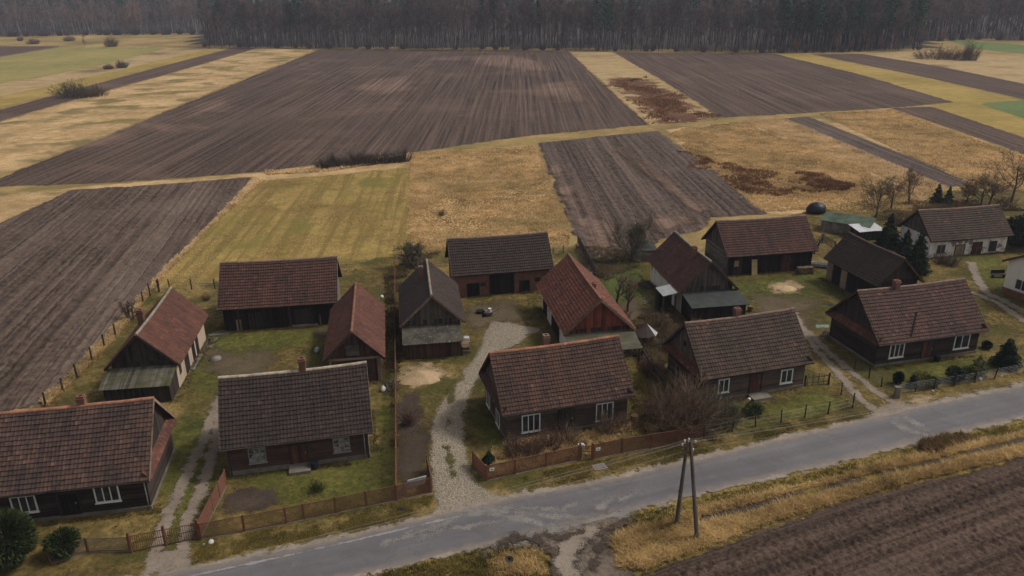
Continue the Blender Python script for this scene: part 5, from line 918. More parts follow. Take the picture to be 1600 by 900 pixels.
tufts('yard_tussocks', LAWN, 30000, .05, .2, B_GRN, .6, 4, .028, FT_ + [DRV] + TRK, 2.2, 11)
for q, b in enumerate(HB): tufts('wall_foot_weeds', foot(b[0], b[1], b[2], b[3] + .6, b[4] + .4), 700, .08, .4, B_DRYB if q % 2 else B_GRN, .5, 5, .025, [foot(b[0], b[1], b[2], b[3] - .6, b[4] - .9)], 1.5, 60 + q)  # weeds along the wall feet, added also to darken the ground contact
tufts('long_dry_grass', poly((62, 630), (110, 585), (165, 526), (232, 452), (246, 447), (180, 530), (122, 592), (75, 636)), 2600, .2, .7, B_GOLD, .7, 5, .035, None, None, 12)
B_RUST = blade_mat('rusty_blades', (0.0966, 0.0420, 0.0227), (0.1771, 0.0822, 0.0406), (0.3059, 0.1750, 0.0731))
PALEP = poly((1160, 188), (1225, 185), (1478, 292), (1440, 318), (1420, 293)); RUSTP = [poly((1085, 238), (1140, 255), (1210, 280), (1240, 302), (1185, 306), (1130, 280)), poly((1235, 275), (1290, 272), (1340, 296), (1300, 308), (1250, 296)), poly((950, 126), (1000, 122), (1060, 150), (1108, 184), (1030, 190), (985, 150))]
tufts('meadow_grass', poly((640, 240), (835, 228), (868, 300), (890, 355), (888, 385), (760, 391), (640, 396)), 34000, .12, .4, B_GOLD, .4, 4, .04, FT_, None, 13)
tufts('meadow_grass', poly((410, 282), (640, 262), (642, 392), (530, 405), (345, 412), (325, 455), (240, 447), (260, 425), (330, 350)), 9000, .05, .16, B_GOLD, .7, 4, .045, FT_, 4., 14)
tufts('long_dry_grass', poly((398, 279), (412, 282), (330, 355), (262, 425), (245, 450), (235, 448), (255, 425), (330, 350)), 2500, .3, .9, B_PALE, .8, 5, .05, None, None, 15)
tufts('long_dry_grass', poly((415, 268), (520, 262), (640, 240), (640, 248), (520, 268), (415, 274)), 1500, .3, .8, B_PALE, .8, 5, .06, None, None, 16)
tufts('meadow_grass', poly((1045, 203), (1165, 190), (1225, 186), (1470, 292), (1440, 328), (1290, 332), (1195, 332), (1100, 262)), 34000, .15, .5, B_GOLD, .4, 4, .045, [PALEP], None, 17, 6.)
tufts('meadow_grass', PALEP, 12000, .2, .6, B_PALE, .4, 4, .045, None, None, 27)
for q, rp in enumerate(RUSTP): tufts('rusty_weeds', rp, (2600, 2000, 2800)[q], .3, .85, B_RUST, .4, 4, .05, None, 9. if q > 1 else None, 28 + q, 16.)
tufts('meadow_grass', poly((1280, 178), (1395, 171), (1600, 245), (1600, 300), (1515, 288)), 22000, .15, .5, B_GOLD, .4, 4, .045, None, None, 18)
tufts('garden_weeds', poly((985, 500), (1060, 505), (1040, 545), (1060, 600), (1110, 660), (1010, 680), (985, 640), (1000, 580)), 3500, .2, .8, B_GRN, .8, 5, .03, FT_, 1.5, 19)
tufts('garden_weeds', poly((1000, 495), (1070, 500), (1050, 525), (1040, 560), (1030, 600), (985, 560), (990, 520)), 2600, .4, 1.1, B_DRYB, .6, 5, .03, FT_, 1.2, 31)
tufts('garden_weeds', poly((900, 385), (985, 395), (1000, 415), (950, 440), (925, 430)), 1500, .2, .7, B_DRYB, .6, 5, .035, FT_, 2., 32)
tufts('garden_weeds', poly((600, 430), (640, 400), (690, 395), (640, 440), (626, 520), (622, 700), (612, 700)), 1800, .2, .7, B_DRYB, .6, 5, .035, FT_, 1.5, 33)
tufts('garden_weeds', poly((1030, 620), (1100, 640), (1120, 690), (1010, 690), (985, 670)), 2400, .3, .9, B_DRYB, .6, 5, .03, FT_, 1.2, 34)
tufts('garden_weeds', poly((1350, 345), (1420, 315), (1560, 312), (1600, 330), (1500, 330), (1400, 345)), 3500, .2, .7, B_DRYB, .6, 5, .04, FT_, 3., 35)
tufts('garden_weeds', poly((770, 700), (985, 655), (990, 680), (925, 712), (765, 748)), 2600, .15, .6, B_GOLD, .7, 5, .025, FT_, 1., 20)
tufts('field_weeds', poly((1440, 870), (1493, 854), (1600, 828), (1700, 805), (1700, 960), (1350, 960)), 2500, .06, .3, B_GRN, .7, 5, .02, None, 1.2, 21)
# ---------------------------------------------------------------- fences
def gpts(pts): return [at(*p) for p in pts]
def resample(G, step):
    out = [G[0]]
    for a, b in zip(G, G[1:]):
        n = max(1, round(np.linalg.norm(b - a) / step)); out += [a + (b - a) * (i + 1) / n for i in range(n)]
    return out
def mesh_fence(label, pts, h=1.25, step=2.3, frame=RUSTY, fill=RUSTD, dens=.11, name='mesh_fence', skip=(), base=True, group=None):
    G = resample(gpts(pts), step); o = thing(name, label, 'fence', G[0], 0, group); O = G[0]
    for p in G: mb = MB(); q = p - O; mb.bar(q + [0, 0, -.1], q + [0, 0, h + .1], .045); mb.build('post', frame, o)
    for i, (a, b) in enumerate(zip(G, G[1:])):
        if i in skip: continue
        a, b = a - O, b - O; d = (b - a) / np.linalg.norm(b - a); L = np.linalg.norm(b - a); a, b = a + d * .05, b - d * .05; L -= .1; mb = MB(); u = np.array([0, 0, 1.])
        for z in (.14, h): mb.bar(a + u * z, b + u * z, .022)
        for e in (a, b): mb.bar(e + u * .14, e + u * h, .02)
        hh = h - .14; s = -hh; F = []
        while s < L:
            for sg in (1, -1):
                x0, x1 = (s, s + hh) if sg > 0 else (s + hh, s); z0, z1 = .14, h; t0, t1 = 0., 1.
                f = lambda x: (x - x0) / (x1 - x0)
                ta, tb = sorted((f(0), f(L))); t0, t1 = max(0, ta), min(1, tb)
                if t1 > t0 + .02: p0 = a + d * (x0 + (x1 - x0) * t0) + u * (z0 + hh * t0); p1 = a + d * (x0 + (x1 - x0) * t1) + u * (z0 + hh * t1); F.append((p0, p1))
            s += dens
        if F: prisms(mb, [q[0] for q in F], [q[1] for q in F], .013, .013, 3)
        mb.build('panel', fill, o)
    if base:
        for a, b in zip(G, G[1:]): mb = MB(); mb.bar(a - O + [0, 0, .03], b - O + [0, 0, .03], .07, r2=.06); mb.build('footing', CONC, o)
    return o
FG = 'rusty mesh fences by the road'
mesh_fence('long rusty mesh fence between the road and the sooty roofed cottage', [(315, 844), (448, 819), (476, 813), (620, 783), (674, 771)], 1.25, 2.2, group=FG)
mesh_fence('rusty mesh fence slanting up from the gate to the sooty roofed cottage', [(313, 842), (334, 800), (354, 760)], 1.3, 1.9, dens=.06, group=FG)
mesh_fence('short rusty mesh fence at the left edge of the gravel drive', [(675, 769), (671, 752), (668, 737)], 1.3, 1.1, dens=.06, group=FG)
mesh_fence('dark rusty mesh fence in front of the umber roofed cottage, with a small white plate', [(760.5, 752), (805, 742), (853, 731), (904, 720)], 1.25, 2.2, dens=.07, group=FG)
mesh_fence('short rusty mesh fence at the right edge of the gravel drive', [(759, 751), (739, 728)], 1.25, 1.5, dens=.06, group=FG)
mesh_fence('dark rusty mesh fence from the garden gate to the large brown bush', [(927, 719), (971, 709), (1060, 695), (1100, 685)], 1.3, 2.4, dens=.07, group=FG)
mesh_fence('grey mesh fence on concrete at the bottom left by the round evergreen', [(80, 882), (138, 864), (204, 862)], 1.1, 2.6, RUSTD, plain('dull_wire', (.12, .09, .07), .8, .3), .14, group=FG)
def gate(label, pts, h=1.25, bars=True):
    G = gpts(pts); o = thing('gate', label, 'gate', G[0]); O = G[0]; u = np.array([0, 0, 1.])
    for p in G: mb = MB(); mb.bar(p - O + u * -.1, p - O + u * (h + .3), .07); mb.build('post', RUSTY, o)
    for a, b in zip(G, G[1:]):
        a, b = a - O, b - O; d = (b - a); L = np.linalg.norm(d); d /= L; a = a + d * .1; L -= .2; mb = MB()
        for z in (.15, .75, h): mb.bar(a + u * z, a + d * L + u * z, .022)
        n = int(L / .12)
        for i in range(n + 1): q = a + d * L * i / n; mb.bar(q + u * .15, q + u * h, .011)
        mb.build('leaf', RUSTD, o)
    return o
gate('rusty double leaf bar gate across the two wheel tracks', [(206, 864), (260, 853), (312, 843)]); gate('narrow rusty garden gate in front of the umber roofed cottage', [(906, 719), (925, 719)], 1.2)
def wire_fence(label, pts, h=1.3, name='wire_fence', mat=W_BRDD, wires=3, mid=None, group=None, r=.06):
    G = gpts(pts); o = thing(name, label, 'fence', G[0], 0, group); O = G[0]
    for p in G: mb = MB(); q = p - O; t = [rnd.gauss(0, .04), rnd.gauss(0, .04), h * rnd.uniform(.9, 1.1)]; mb.tube([q + [0, 0, -.1], q + t], [r, r * .8], 6); mb.build('post', mat, o)
    for z in np.linspace(.3, h * .85, wires):
        mb = MB(); prisms(mb, [a - O + [0, 0, z] for a in G[:-1]], [b - O + [0, 0, z] for b in G[1:]], .006, .006, 3); mb.build('wire', STEEL, o)
    return o
wire_fence('row of dark fence posts with wire along the edge of the left ploughed field', [(20, 668), (72, 635.5), (99, 613), (121.7, 591.7), (144.3, 565), (164, 544), (181, 526), (203, 498), (224, 474), (235, 463), (249, 456)], 1.5, r=.09)
wire_fence('short dark post fence behind the red roofed shed, meeting the long barn', [(249, 457), (266, 453), (300, 453), (336, 451.7)], 1.4, wires=4, r=.08)
wire_fence('dark post and wire fence around the lawn of the brown roofed cottage', [(1100, 686), (1143.6, 675), (1180.5, 667.5), (1220, 661.5), (1257, 654), (1293, 648), (1332, 638)], 1.2)
wire_fence('short wire fence from the road corner up to the cottage gate post', [(1332, 637), (1314, 618), (1295, 602)], 1.3)
wire_fence('wire fence with a dark thin mesh around the clipped conifer garden', [(1400, 618.7), (1430, 613), (1458.7, 609), (1490, 604), (1522.7, 598.7), (1553, 593), (1600, 584), (1700, 566)], 1.2, wires=6)
wire_fence('dark fence along the wheel tracks at the left of the conifer garden', [(1400, 618), (1377, 605), (1358, 591), (1335, 577)], 1.1, wires=6)
mesh_fence('long thin mesh fence running between the two farmyards, seen edge on', [(620, 782), (619.5, 700), (619, 600), (618, 500), (617, 425)], 1.35, 2.6, RUSTY, RUSTD, .14, base=False)
mesh_fence('dark garden fence descending behind the bright orange red barn', [(902.7, 380), (915, 404), (929, 432)], 1.2, 2., W_BRDD, W_BRDD, .14, base=False)
wire_fence('low dark fence right of the brick barn', [(864, 398), (880, 396), (900, 392)], 1.1, wires=4)
def pale_fence(label, pts, h=1.3, gap=.3):
    G = resample(gpts(pts), 2.2); o = thing('pale_fence', label, 'fence', G[0]); O = G[0]
    for p in G: mb = MB(); mb.bar(p - O + [0, 0, -.1], p - O + [0, 0, h], .06); mb.build('post', W_BRDD, o)
    for a, b in zip(G, G[1:]):
        a, b = a - O, b - O; d = b - a; L = np.linalg.norm(d); d /= L; mb = MB(); nn = np.array([-d[1], d[0], 0]) * .07
        for z in (.35, h - .2): mb.bar(a + [0, 0, z], b + [0, 0, z], .03)
        for i in range(int(L / gap)): q = a + nn + d * (i + .5) * gap; mb.bar(q + [0, 0, .08], q + [0, 0, h + rnd.uniform(-.12, .1)], .04, d, .012)
        mb.build('panel', W_BRD, o)
    return o
pale_fence('grey paling fence between the big barn and the green roofed shed', [(1272, 398), (1284, 380), (1304, 392)]); pale_fence('broken paling fence between the two log cottages', [(1003, 560), (1021, 588), (1039, 611), (1045, 640)], 1.2); pale_fence('low plank fence with a post beside the brown roofed cottage', [(1257, 604), (1294, 601)], 1.1, .5)
# ---------------------------------------------------------------- power line
T0 = np.array([10.45, 40.2, 7.35]); L1, L2 = at(1057, 818), at(1090, 845); po = thing('utility_pole', 'two legged weathered utility pole in the long dry grass', 'utility pole', (*L1[:2], 0)); O = np.array([*L1[:2], 0])
PW = wood_mat('weathered_pole', (.06, .05, .042), .35, True)
for f, dx in ((L1, -.10), (L2, .10)): mb = MB(); mb.tube([f - O + [0, 0, -.2], T0 - O + [dx, .02, 0]], [.15, .1], 8, .5); mb.build('leg', PW, po)
mb = MB(); m1 = L1 + (T0 - L1) * .42; mb.bar(m1 - O + [-.13, 0, -.14], m1 - O + [-.13, 0, .14], .07); mb.build('clamp', STEEL, po)
mb = MB(); mb.bar(T0 - O + [-.45, -.15, -.25], T0 - O + [.45, .15, -.25], .05); mb.bar(T0 - O + [-.3, -.1, -.75], T0 - O + [.3, .1, -.75], .04); mb.build('crossarm', RUSTD, po)
ATT = []
for dx, dz in ((-.42, -.12), (.42, -.12), (-.28, .08), (.3, -.66), (-.02, .12)):
    q = T0 - O + [dx, dx / 3, dz]; mb = MB(); mb.tube([q + [0, 0, -.12], q + [0, 0, -.02], q, q + [0, 0, .1], q + [0, 0, .14]], [.02, .035, .055, .05, .02], 8); mb.build('insulator', WHITE, po); ATT.append(q + O + [0, 0, .08])
WIRE = plain('bare_wire', (.20, .185, .155), .5, .1)
for i, q in enumerate(ATT[:4]):
    for end in ((-38, 22.0, 7.2), (52, 53.5, 7.2)):
        t = np.linspace(0, 1, 25)[:, None]; e = np.array(end) + (q - T0); pts = q + (e - q) * t - np.concatenate([0 * t, 0 * t, 2.2 * t * (1 - t)], 1); mb = MB(); mb.tube(pts, .008, 4); tag(mb.build('overhead_wire', WIRE), 'thin overhead wire running ' + ('left from the utility pole along the road' if end[0] < 0 else 'right from the utility pole along the road'), 'wire', 'overhead wires')
# ---------------------------------------------------------------- small things
PLATE = WHITE
def small(name, label, cat, px, py, build, mat, z=0., parts=(), group=None):
    o = thing(name, label, cat, at(px, py, z), 0, group); mb = MB(); build(mb); mb.build('body', mat, o)
    for nm, bf, m in parts: mb = MB(); bf(mb); mb.build(nm, m, o)
    return o
def single(name, label, cat, px, py, build, mat, group=None, rz=0.):
    mb = MB(); build(mb); o = mb.build(name, mat); o.location = at(px, py); o.rotation_euler = (0, 0, rz); return tag(o, label, cat, group)
BLUE = plain('blue_plastic', (.02, .13, .42), .4, .15); TARP = plain('dark_tarp', (.010, .013, .016), .5, .4, 2.); WTARP = plain('white_sheeting', (.36, .36, .37), .5, .25, 2.); STONE = plain('grey_stone', (.15, .135, .12), .9, .35, 2.); PINK = plain('pink_plate', (.5, .22, .22), .6, .2); STRAW = plain('straw', (.42, .31, .17), .95, .35, 5., .8); GTARP = plain('green_roof_sheet', (.06, .078, .058), .9, .5, 1., .3, .05); PALEB = plain('pale_boards', (.20, .18, .155), .9, .4, 2., .7); TEAL = plain('teal_sheet', (.16, .24, .24), .6, .3)
small('barrel', 'blue plastic barrel beside the mossy lean-to', 'barrel', 252, 626, lambda m: m.tube([(0, 0, 0), (0, 0, .15), (0, 0, .45), (0, 0, .8), (0, 0, .9)], [.27, .3, .32, .3, .26], 14), BLUE, parts=(('rim', lambda m: m.tube([(0, 0, .9), (0, 0, .94)], [.29, .29], 14), BLUE),))
single('well_cover', 'round grey concrete well cover in the first farmyard', 'well cover', 337, 562, lambda m: (m.cyl((0, 0, 0), .55, .18, 16), m.cyl((0, 0, .18), .48, .06, 16)), STONE)
single('sack', 'white sack slumped by the narrow red roofed shed', 'sack', 496, 551, lambda m: m.blob((0, 0, .2), .25, .2, .4, 12, 8, .2, 3), WTARP)
single('sack', 'white feed bag lying behind the sooty roofed cottage corner', 'sack', 599, 611, lambda m: m.blob((0, 0, .15), .22, .4, .3, 12, 7, .22, 5), WTARP)
small('satellite_dish', 'white dish on a thin mast by the narrow red roofed shed', 'antenna', 596, 473, lambda m: m.bar((0, 0, 0), (-.1, 0, 2.3), .04), STEEL, parts=(('dish', lambda m: m.tube([(.1, -.1, .75), (.12, -.22, .8), (.15, -.32, .85)], [.06, .15, .2], 10), WHITE),))
def heap(m, rx, ry, rz, seed, n=26):
    u = np.linspace(-1.3, 1.3, n); X, Y = np.meshgrid(u, u, indexing='ij'); th_ = np.arctan2(Y, X); r = np.hypot(X, Y) * (.75 + .75 * fbm(np.cos(th_) * 1.5 + seed, np.sin(th_) * 1.5, 3, seed)); Z = rz * np.clip(1 - r, 0, 1) ** .8 * (.7 + .6 * fbm(X * 2 + seed, Y * 2, 3, seed)) - .03 * (r > 1); idx = np.arange(n * n).reshape(n, n); m.add(np.stack([X * rx, Y * ry, Z], -1).reshape(-1, 3), Q=np.stack([idx[:-1, :-1], idx[1:, :-1], idx[1:, 1:], idx[:-1, 1:]], -1).reshape(-1, 4))
SANDM = dirt_mat('pile_sand', (.27, .19, .11), (.42, .30, .18), 1.2, None)
single('sand_pile', 'pile of pale sand between the gravel drive and the mesh fence', 'sand pile', 657, 592, lambda m: heap(m, 2.1, 1.5, .8, 2), SANDM)
single('straw_pile', 'heap of pale straw in the yard of the maroon roofed barn', 'straw pile', 1228, 452, lambda m: heap(m, 1.6, 1.1, .45, 4), STRAW)
single('tarpaulin', 'black tarpaulin scrap beside the straw heap', 'tarp', 1216, 455, lambda m: heap(m, 1.1, .5, .15, 6, 12), TARP, rz=-.7)
single('tarpaulin', 'dark tarpaulin on the yard grass near the cart shed', 'tarp', 1297, 477, lambda m: heap(m, .9, .5, .15, 7, 12), TARP)
single('sheet_metal', 'pale teal metal sheet lying beside the plum roofed cottage', 'metal sheet', 1284, 511, lambda m: m.hexa([(-.8, -.4, .02), (.7, -.3, .02), (.8, .4, .05), (-.6, .5, .02), (-.8, -.4, .05), (.7, -.3, .05), (.8, .4, .09), (-.6, .5, .05)]), TEAL)
single('tyre_heap', 'heap of grey junk at the back corner of the plum roofed cottage', 'junk heap', 1290, 526, lambda m: m.blob((0, 0, .15), .5, .4, .4, 10, 6, .3, 4), STONE)
for i, (x, y, s, lab) in enumerate(((330, 849, .2, 'white painted stone beside the rusty double gate'), (319, 852, .1, 'small white stone at the foot of the gate post'), (1332, 633, .13, 'white stone at the corner post by the tracks'), (1457, 612, .12, 'white ball stone at the conifer garden fence'), (1531, 594, .17, 'pale round stone under the olive conifer'), (1565, 589, .1, 'white stone at the right end of the conifer garden'))):
    single('painted_stone', lab, 'stone', x, y, lambda m, s=s: m.blob((0, 0, s * .4), s, s, s, 10, 7, .12, i), plain('limed_stone', (.42, .40, .37), .8, .2), 'white stones')
single('fire_remains', 'black burnt patch of rubbish on the roadside grass', 'burnt heap', 627, 797, lambda m: heap(m, .65, .45, .2, 9, 14), SOOT)
small('firewood_cart', 'small cluttered cart with white bucket in the gravel yard', 'cart', 764, 494, lambda m: (m.box(-.4, .4, -.3, .3, .3, .55), m.bar((.4, 0, .45), (1.1, .1, .8), .03), m.bar((-.5, -.33, .25), (-.5, .33, .25), .04)), STONE, parts=(('bucket', lambda m: m.cyl((.1, 0, .55), .14, .35, 10, .18), WHITE), ('wheel', lambda m: m.tube([(-.5, -.4, .25), (-.5, -.34, .25)], [.25, .25], 12), TARP), ('wheel', lambda m: m.tube([(-.5, .34, .25), (-.5, .4, .25)], [.25, .25], 12), TARP)))
single('wheelbarrow_tub', 'dark tub beside the cluttered cart in the gravel yard', 'tub', 750, 490, lambda m: m.tube([(0, 0, 0), (0, 0, .35)], [.3, .42], 12), TARP)
single('rubble_heap', 'pale rubble heap at the foot of the ploughed garden', 'rubble heap', 934, 404, lambda m: [m.blob((rnd.gauss(0, .38), rnd.gauss(0, .3), .06), rnd.uniform(.12, .35), rnd.uniform(.1, .28), rnd.uniform(.1, .25), 7, 5, .35, i) for i in range(26)], PALEB)
single('stone', 'single pale boulder right of the rubble heap', 'stone', 953, 407, lambda m: m.blob((0, 0, .15), .35, .3, .3, 9, 6, .2, 2), STONE)
single('rubble_heap', 'heap of brush and rubble beside the maroon roofed shed wall', 'rubble heap', 1008, 448, lambda m: [m.blob((rnd.gauss(0, .35), rnd.gauss(0, .5), .1), rnd.uniform(.12, .4), rnd.uniform(.1, .35), rnd.uniform(.1, .4), 7, 5, .35, i + 40) for i in range(26)], BARK)
single('hay_mound', 'black tarpaulin covered hay mound on the meadow edge', 'hay mound', 1275, 333, lambda m: m.blob((0, 0, .5), 1.5, 1.2, 1.2, 16, 9, .06, 12), TARP)
single('plank', 'pale plank leaning on the front of the maroon roofed barn', 'plank', 1179, 431, lambda m: m.hexa([(-.35, 0, 0), (.35, 0, 0), (.35, .06, 0), (-.35, .06, 0), (-.35, .4, 1.9), (.35, .4, 1.9), (.35, .46, 1.9), (-.35, .46, 1.9)]), STRAW, rz=.18)
single('trough', 'white metal trough between the barn and the cart shed', 'trough', 1280, 418, lambda m: (m.box(-1., 1., -.4, .4, .25, .35), m.box(-1., -.95, -.4, .4, .353, .6), m.box(.95, 1., -.4, .4, .353, .6), m.box(-.947, .947, -.4, -.36, .353, .58), m.box(-.947, .947, .36, .4, .353, .58), m.box(-.9, -.7, -.3, .3, 0, .247), m.box(.7, .9, -.3, .3, 0, .247)), WTARP, rz=-.35)
small('garden_bench', 'dark garden bench on the lawn by the plastered house', 'bench', 1559, 434, lambda m: m.box(-.8, .8, -.25, .25, .4, .46), W_BRDD, parts=(('backrest', lambda m: m.box(-.8, .8, .22, .27, .5, .9), W_BRDD), ('leg', lambda m: m.box(-.7, -.62, -.2, .2, 0, .397), W_BRDD), ('leg', lambda m: m.box(.62, .7, -.2, .2, 0, .397), W_BRDD)))
single('gate_pillar', 'short grey concrete pillar at the corner of the conifer garden', 'pillar', 1400, 622, lambda m: (m.box(-.2, .2, -.15, .15, 0, 1.0), m.box(-.25, .25, -.2, .2, 1.003, 1.08)), CONC)
single('manhole_cover', 'small concrete slab in the roadside grass by the garden gate', 'slab', 937, 731, lambda m: (m.box(-.5, .5, -.35, .35, 0, .1), m.box(-.3, .3, -.2, .2, .103, .13)), STONE, rz=.3)
single('white_rags', 'crumpled white sheeting caught on the rusty fence corner', 'sheeting', 652, 772, lambda m: m.hexa([(-.7, 0, .6), (.6, .05, .7), (.6, .1, .7), (-.7, .05, .6), (-.6, -.1, 1.3), (.7, 0, 1.35), (.7, .06, 1.35), (-.6, -.04, 1.3)]), WTARP, rz=.28)
for x, y, m_, lab in ((340, 838, PINK, 'small pink plate on the long rusty mesh fence'), (769, 750, WHITE, 'small white number plate on the dark rusty fence by the drive'), (934, 718, WHITE, 'small white plate on the fence right of the garden gate')):
    o = thing('fence_plate', lab, 'plate', at(x, y)); mb = MB(); mb.par((-.16, -.1, .82), (.32, .09, 0), (0, -.02, 0), (0, 0, .24)); mb.build('plate', m_, o)
    if m_ is WHITE: mb = MB(); mb.par((-.05, -.094, .89), (.1, .028, 0), (0, -.004, 0), (0, 0, .1)); mb.build('lettering', TARP, o)
sg = thing('road_sign', 'small round grey road sign seen from behind in the lower verge', 'road sign', at(796, 893)); mb = MB(); mb.tube([(0, 0, 0), (0, 0, 1.0)], [.03, .03], 8); mb.build('pole', STEEL, sg); mb = MB(); mb.tube([(0, -.05, .95), (0, -.035, .95)], [.26, .26], 20); mb.build('disc', STONE, sg); mb = MB(); mb.box(-.05, .05, -.06, -.052, .86, 1.06); mb.build('bracket', TARP, sg)
lt = thing('lamp_globe', 'white ball lamp beside the shrub on the brown roofed cottage lawn', 'garden lamp', at(1169, 637)); mb = MB(); mb.tube([(0, 0, 0), (0, 0, .7)], [.03, .03], 6); mb.build('pole', STEEL, lt); mb = MB(); mb.blob((0, 0, .8), .14, .14, .14, 10, 8, 0, 1, flat=-1); mb.build('globe', WHITE, lt)
lt = thing('gate_lantern', 'white topped post at the garden gate of the umber roofed cottage', 'post', at(907, 715)); mb = MB(); mb.bar((0, 0, 0), (0, 0, 1.0), .1); mb.build('post', CONC, lt); mb = MB(); mb.hexa([(-.3, -.15, 1.0), (.3, -.15, 1.0), (.3, .15, 1.0), (-.3, .15, 1.0), (-.2, -.1, 1.18), (.2, -.1, 1.2), (.2, .1, 1.2), (-.2, .1, 1.18)]); mb.build('cap', WTARP, lt)
def planks(m, n=7, L=2.6, sd=1):
    g = random.Random(sd)
    for i in range(n): a = g.gauss(0, .12); y = -.5 + i % 4 * .28 + g.gauss(0, .03); z = .02 + (i // 4) * .08; m.par((-L / 2 + g.gauss(0, .2), y, z), (L * math.cos(a), L * math.sin(a), 0), (0, .2, 0), (0, 0, .06))
def logpile(m, L=2., sd=1):
    g = random.Random(sd)
    for lv in range(5):
        for i in range(int(L / .2)): x = -L / 2 + i * .2 + lv % 2 * .1; m.tube([(x, -.35 + g.gauss(0, .04), .1 + lv * .18), (x + g.gauss(0, .02), .35 + g.gauss(0, .04), .1 + lv * .18)], .095, 7)
LOGM = plain('split_logs', (.16, .115, .075), .9, .4, 3., .9)
for lab, x, y, rz, bf, m_ in (('grey planks dumped along the cream plaster wall', 303, 566, 1.7, lambda m: planks(m, 8, 3.2, 1), W_GREY), ('second heap of planks by the far end of the cream plaster wall', 326, 537, 1.7, lambda m: planks(m, 6, 2.4, 2), W_BRD), ('planks lying at the left corner of the long red roofed barn', 345, 522, .2, lambda m: planks(m, 6, 1.8, 3), W_GREY), ('old boards under the narrow shed gable beside the mesh fence', 609, 603, 1.6, lambda m: planks(m, 6, 1.8, 4), W_BRD), ('boards stacked in the weeds behind the bright orange red barn', 920, 425, 1.2, lambda m: planks(m, 7, 2.4, 5), W_GREY), ('planks beside the gravel path near the maroon roofed shed', 1010, 470, .9, lambda m: planks(m, 6, 2., 6), W_GREY), ('long boards in the grass of the narrow strip between two cottages', 1010, 625, 1.1, lambda m: planks(m, 6, 2.4, 7), W_TRIM)):
    single('plank_heap', lab, 'planks', x, y, bf, m_, 'heaps of old planks', rz)
for lab, x, y, rz in (('split firewood stacked in the open lean-to of the bright orange red barn', 978, 556, .16), ('firewood stack beside the big barn of the sandy yard', 1258, 428, .18), ('low firewood stack against the lichened lean-to', 727, 548, 1.7)):
    single('firewood_stack', lab, 'firewood', x, y, lambda m: logpile(m, 2., int(x)), LOGM, 'stacks of split firewood', rz)
for lab, x, y, m_ in (('pale tub at the right end of the lichened lean-to', 729, 536, WTARP), ('dark bucket by the door of the sooty roofed cottage', 492, 733, TARP), ('rusty drum behind the brown roofed cottage', 1172, 487, RUSTD), ('dark tub at the plum roofed cottage door', 1463, 565, TARP), ('dark water barrel at the gravel side of the umber roofed cottage', 991, 660, RUSTD)):
    single('tub', lab, 'tub', x, y, lambda m: m.tube([(0, 0, 0), (0, 0, .3), (0, 0, .65)], [.24, .29, .3], 12), m_)
# ---- the small huts
def hut(name, label, x0, y0, rz, L, W, h, hr, wmat, rmat, cat='shed', flat=None):
    o = thing(name, label, cat, at(x0, y0), rz); mb = MB(); n = max(3, round(L / .3))
    for i in range(n): mb.box(-L / 2 + L * i / n, -L / 2 + L * (i + 1) / n - .015, -W / 2, -W / 2 + .04, 0, h + rnd.uniform(-.03, .03)); mb.box(-L / 2 + L * i / n, -L / 2 + L * (i + 1) / n - .015, W / 2 - .04, W / 2, 0, hr)
    m = max(3, round(W / .3))
    for sx in (-1, 1):
        for i in range(m): ya, yb = -W / 2 + .05 + (W - .1) * i / m, -W / 2 + .05 + (W - .1) * (i + 1) / m - .015; za, zb = h + (hr - h) * (ya / W + .5), h + (hr - h) * (yb / W + .5); xs_ = sorted((sx * L / 2, sx * (L / 2 - .04))); mb.hexa([(xs_[0], ya, 0), (xs_[1], ya, 0), (xs_[1], yb, 0), (xs_[0], yb, 0), (xs_[0], ya, za), (xs_[1], ya, za), (xs_[1], yb, zb), (xs_[0], yb, zb)])
    mb.build('wall', wmat, o); mb = MB(); k_ = (hr - h) / W; e = .25; nn = max(2, round(L / 1.))
    for i in range(nn): xa, xb = -L / 2 - e + (L + 2 * e) * i / nn, -L / 2 - e + (L + 2 * e) * (i + 1) / nn; dz = rnd.uniform(0, .03); mb.hexa([(xa, -W / 2 - e, h - k_ * e + .05 + dz), (xb, -W / 2 - e, h - k_ * e + .05 + dz), (xb, W / 2 + e, hr + k_ * e + .05 + dz), (xa, W / 2 + e, hr + k_ * e + .05 + dz), (xa, -W / 2 - e, h - k_ * e + .1 + dz), (xb, -W / 2 - e, h - k_ * e + .1 + dz), (xb, W / 2 + e, hr + k_ * e + .1 + dz), (xa, W / 2 + e, hr + k_ * e + .1 + dz)])
    mb.build('roof', rmat, o); return o
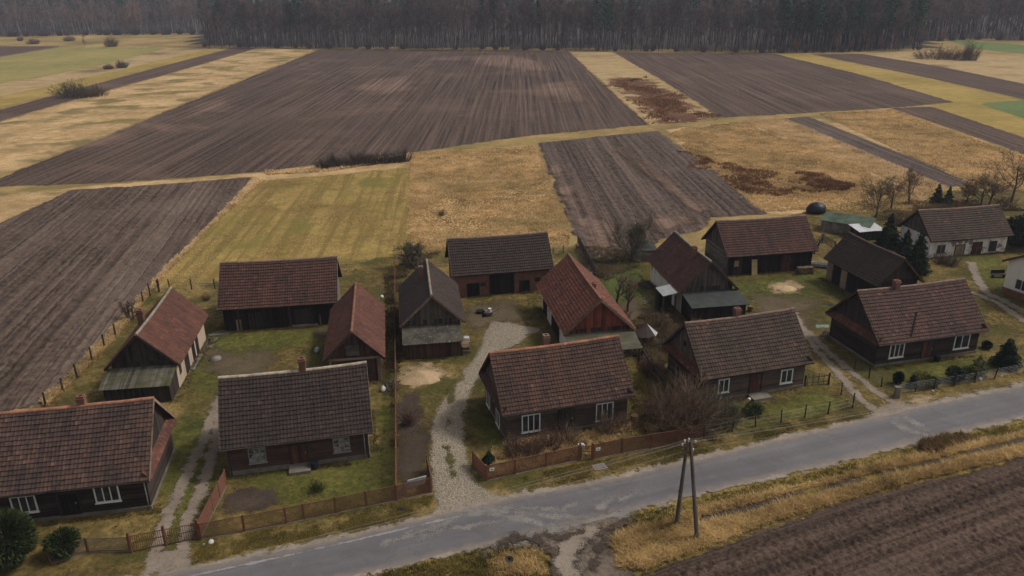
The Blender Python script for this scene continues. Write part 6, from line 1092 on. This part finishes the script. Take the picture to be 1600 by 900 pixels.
hut('hen_house', 'long low shed with green sheet roof and pale board walls near the orchard', 1322, 362, -.62, 6.2, 3.0, 1.5, 1.9, PALEB, GTARP); hut('store_shed', 'low shed with white flat roof against the green roofed one', 1352, 372, .18, 3.4, 2.2, 1.3, 1.55, W_BRDD, WTARP)
hut('garden_shed', 'small grey concrete shed under the spreading bare tree', 1004, 405, .1, 2.6, 2.2, 1.5, 1.8, STONE, ROOF_FELT)
o = thing('covered_hut', 'little hut with sagging brown roof half covered by a white tarp', 'hut', at(1008, 536)); mb = MB(); n = 8; an = np.arange(n) * 2 * math.pi / n
R1 = np.stack([np.cos(an) * 1.15, np.sin(an) * 1.0, 0 * an + 1.0], 1); R1[:, 2] += np.array([.1, -.05, .08, 0, .12, -.08, 0, .05]); R0 = R1 * [.85, .85, 0]; mb.add(np.concatenate([R0, R1 * [.85, .85, 1]]), Q=[[i, (i + 1) % n, n + (i + 1) % n, n + i] for i in range(n)]); mb.build('wall', W_BRN, o)
mb = MB(); TOP = np.array([.1, .1, 2.]); [mb.tri(R1[i], R1[(i + 1) % n], TOP, rnd.random()) for i in range(1, n - 1)]; mb.build('roof', plain('brown_cloth', (.06, .044, .04), .9, .4, 2., .6), o); mb = MB(); [mb.tri(R1[i] * [1.02, 1.02, 1], R1[(i + 1) % n] * [1.02, 1.02, 1], TOP + [0, 0, .02], rnd.random()) for i in (0, n - 1)]; mb.build('tarpaulin', WTARP, o)
# ---------------------------------------------------------------- the autumn air
hz = MB(); hz.box(-1400, 1400, -60, 1450, -1., 95.); k = bpy.data.materials.new('autumn_haze'); k.use_nodes = True; t = k.node_tree; t.nodes.clear(); ou = t.nodes.new('ShaderNodeOutputMaterial'); pv = t.nodes.new('ShaderNodeVolumePrincipled'); pv.inputs['Color'].default_value = (.74, .80, 1., 1); pv.inputs['Density'].default_value = HAZE; pv.inputs['Anisotropy'].default_value = .0; t.links.new(pv.outputs[0], ou.inputs['Volume'])
kind(hz.build('haze', k), 'stuff')
print('all done')
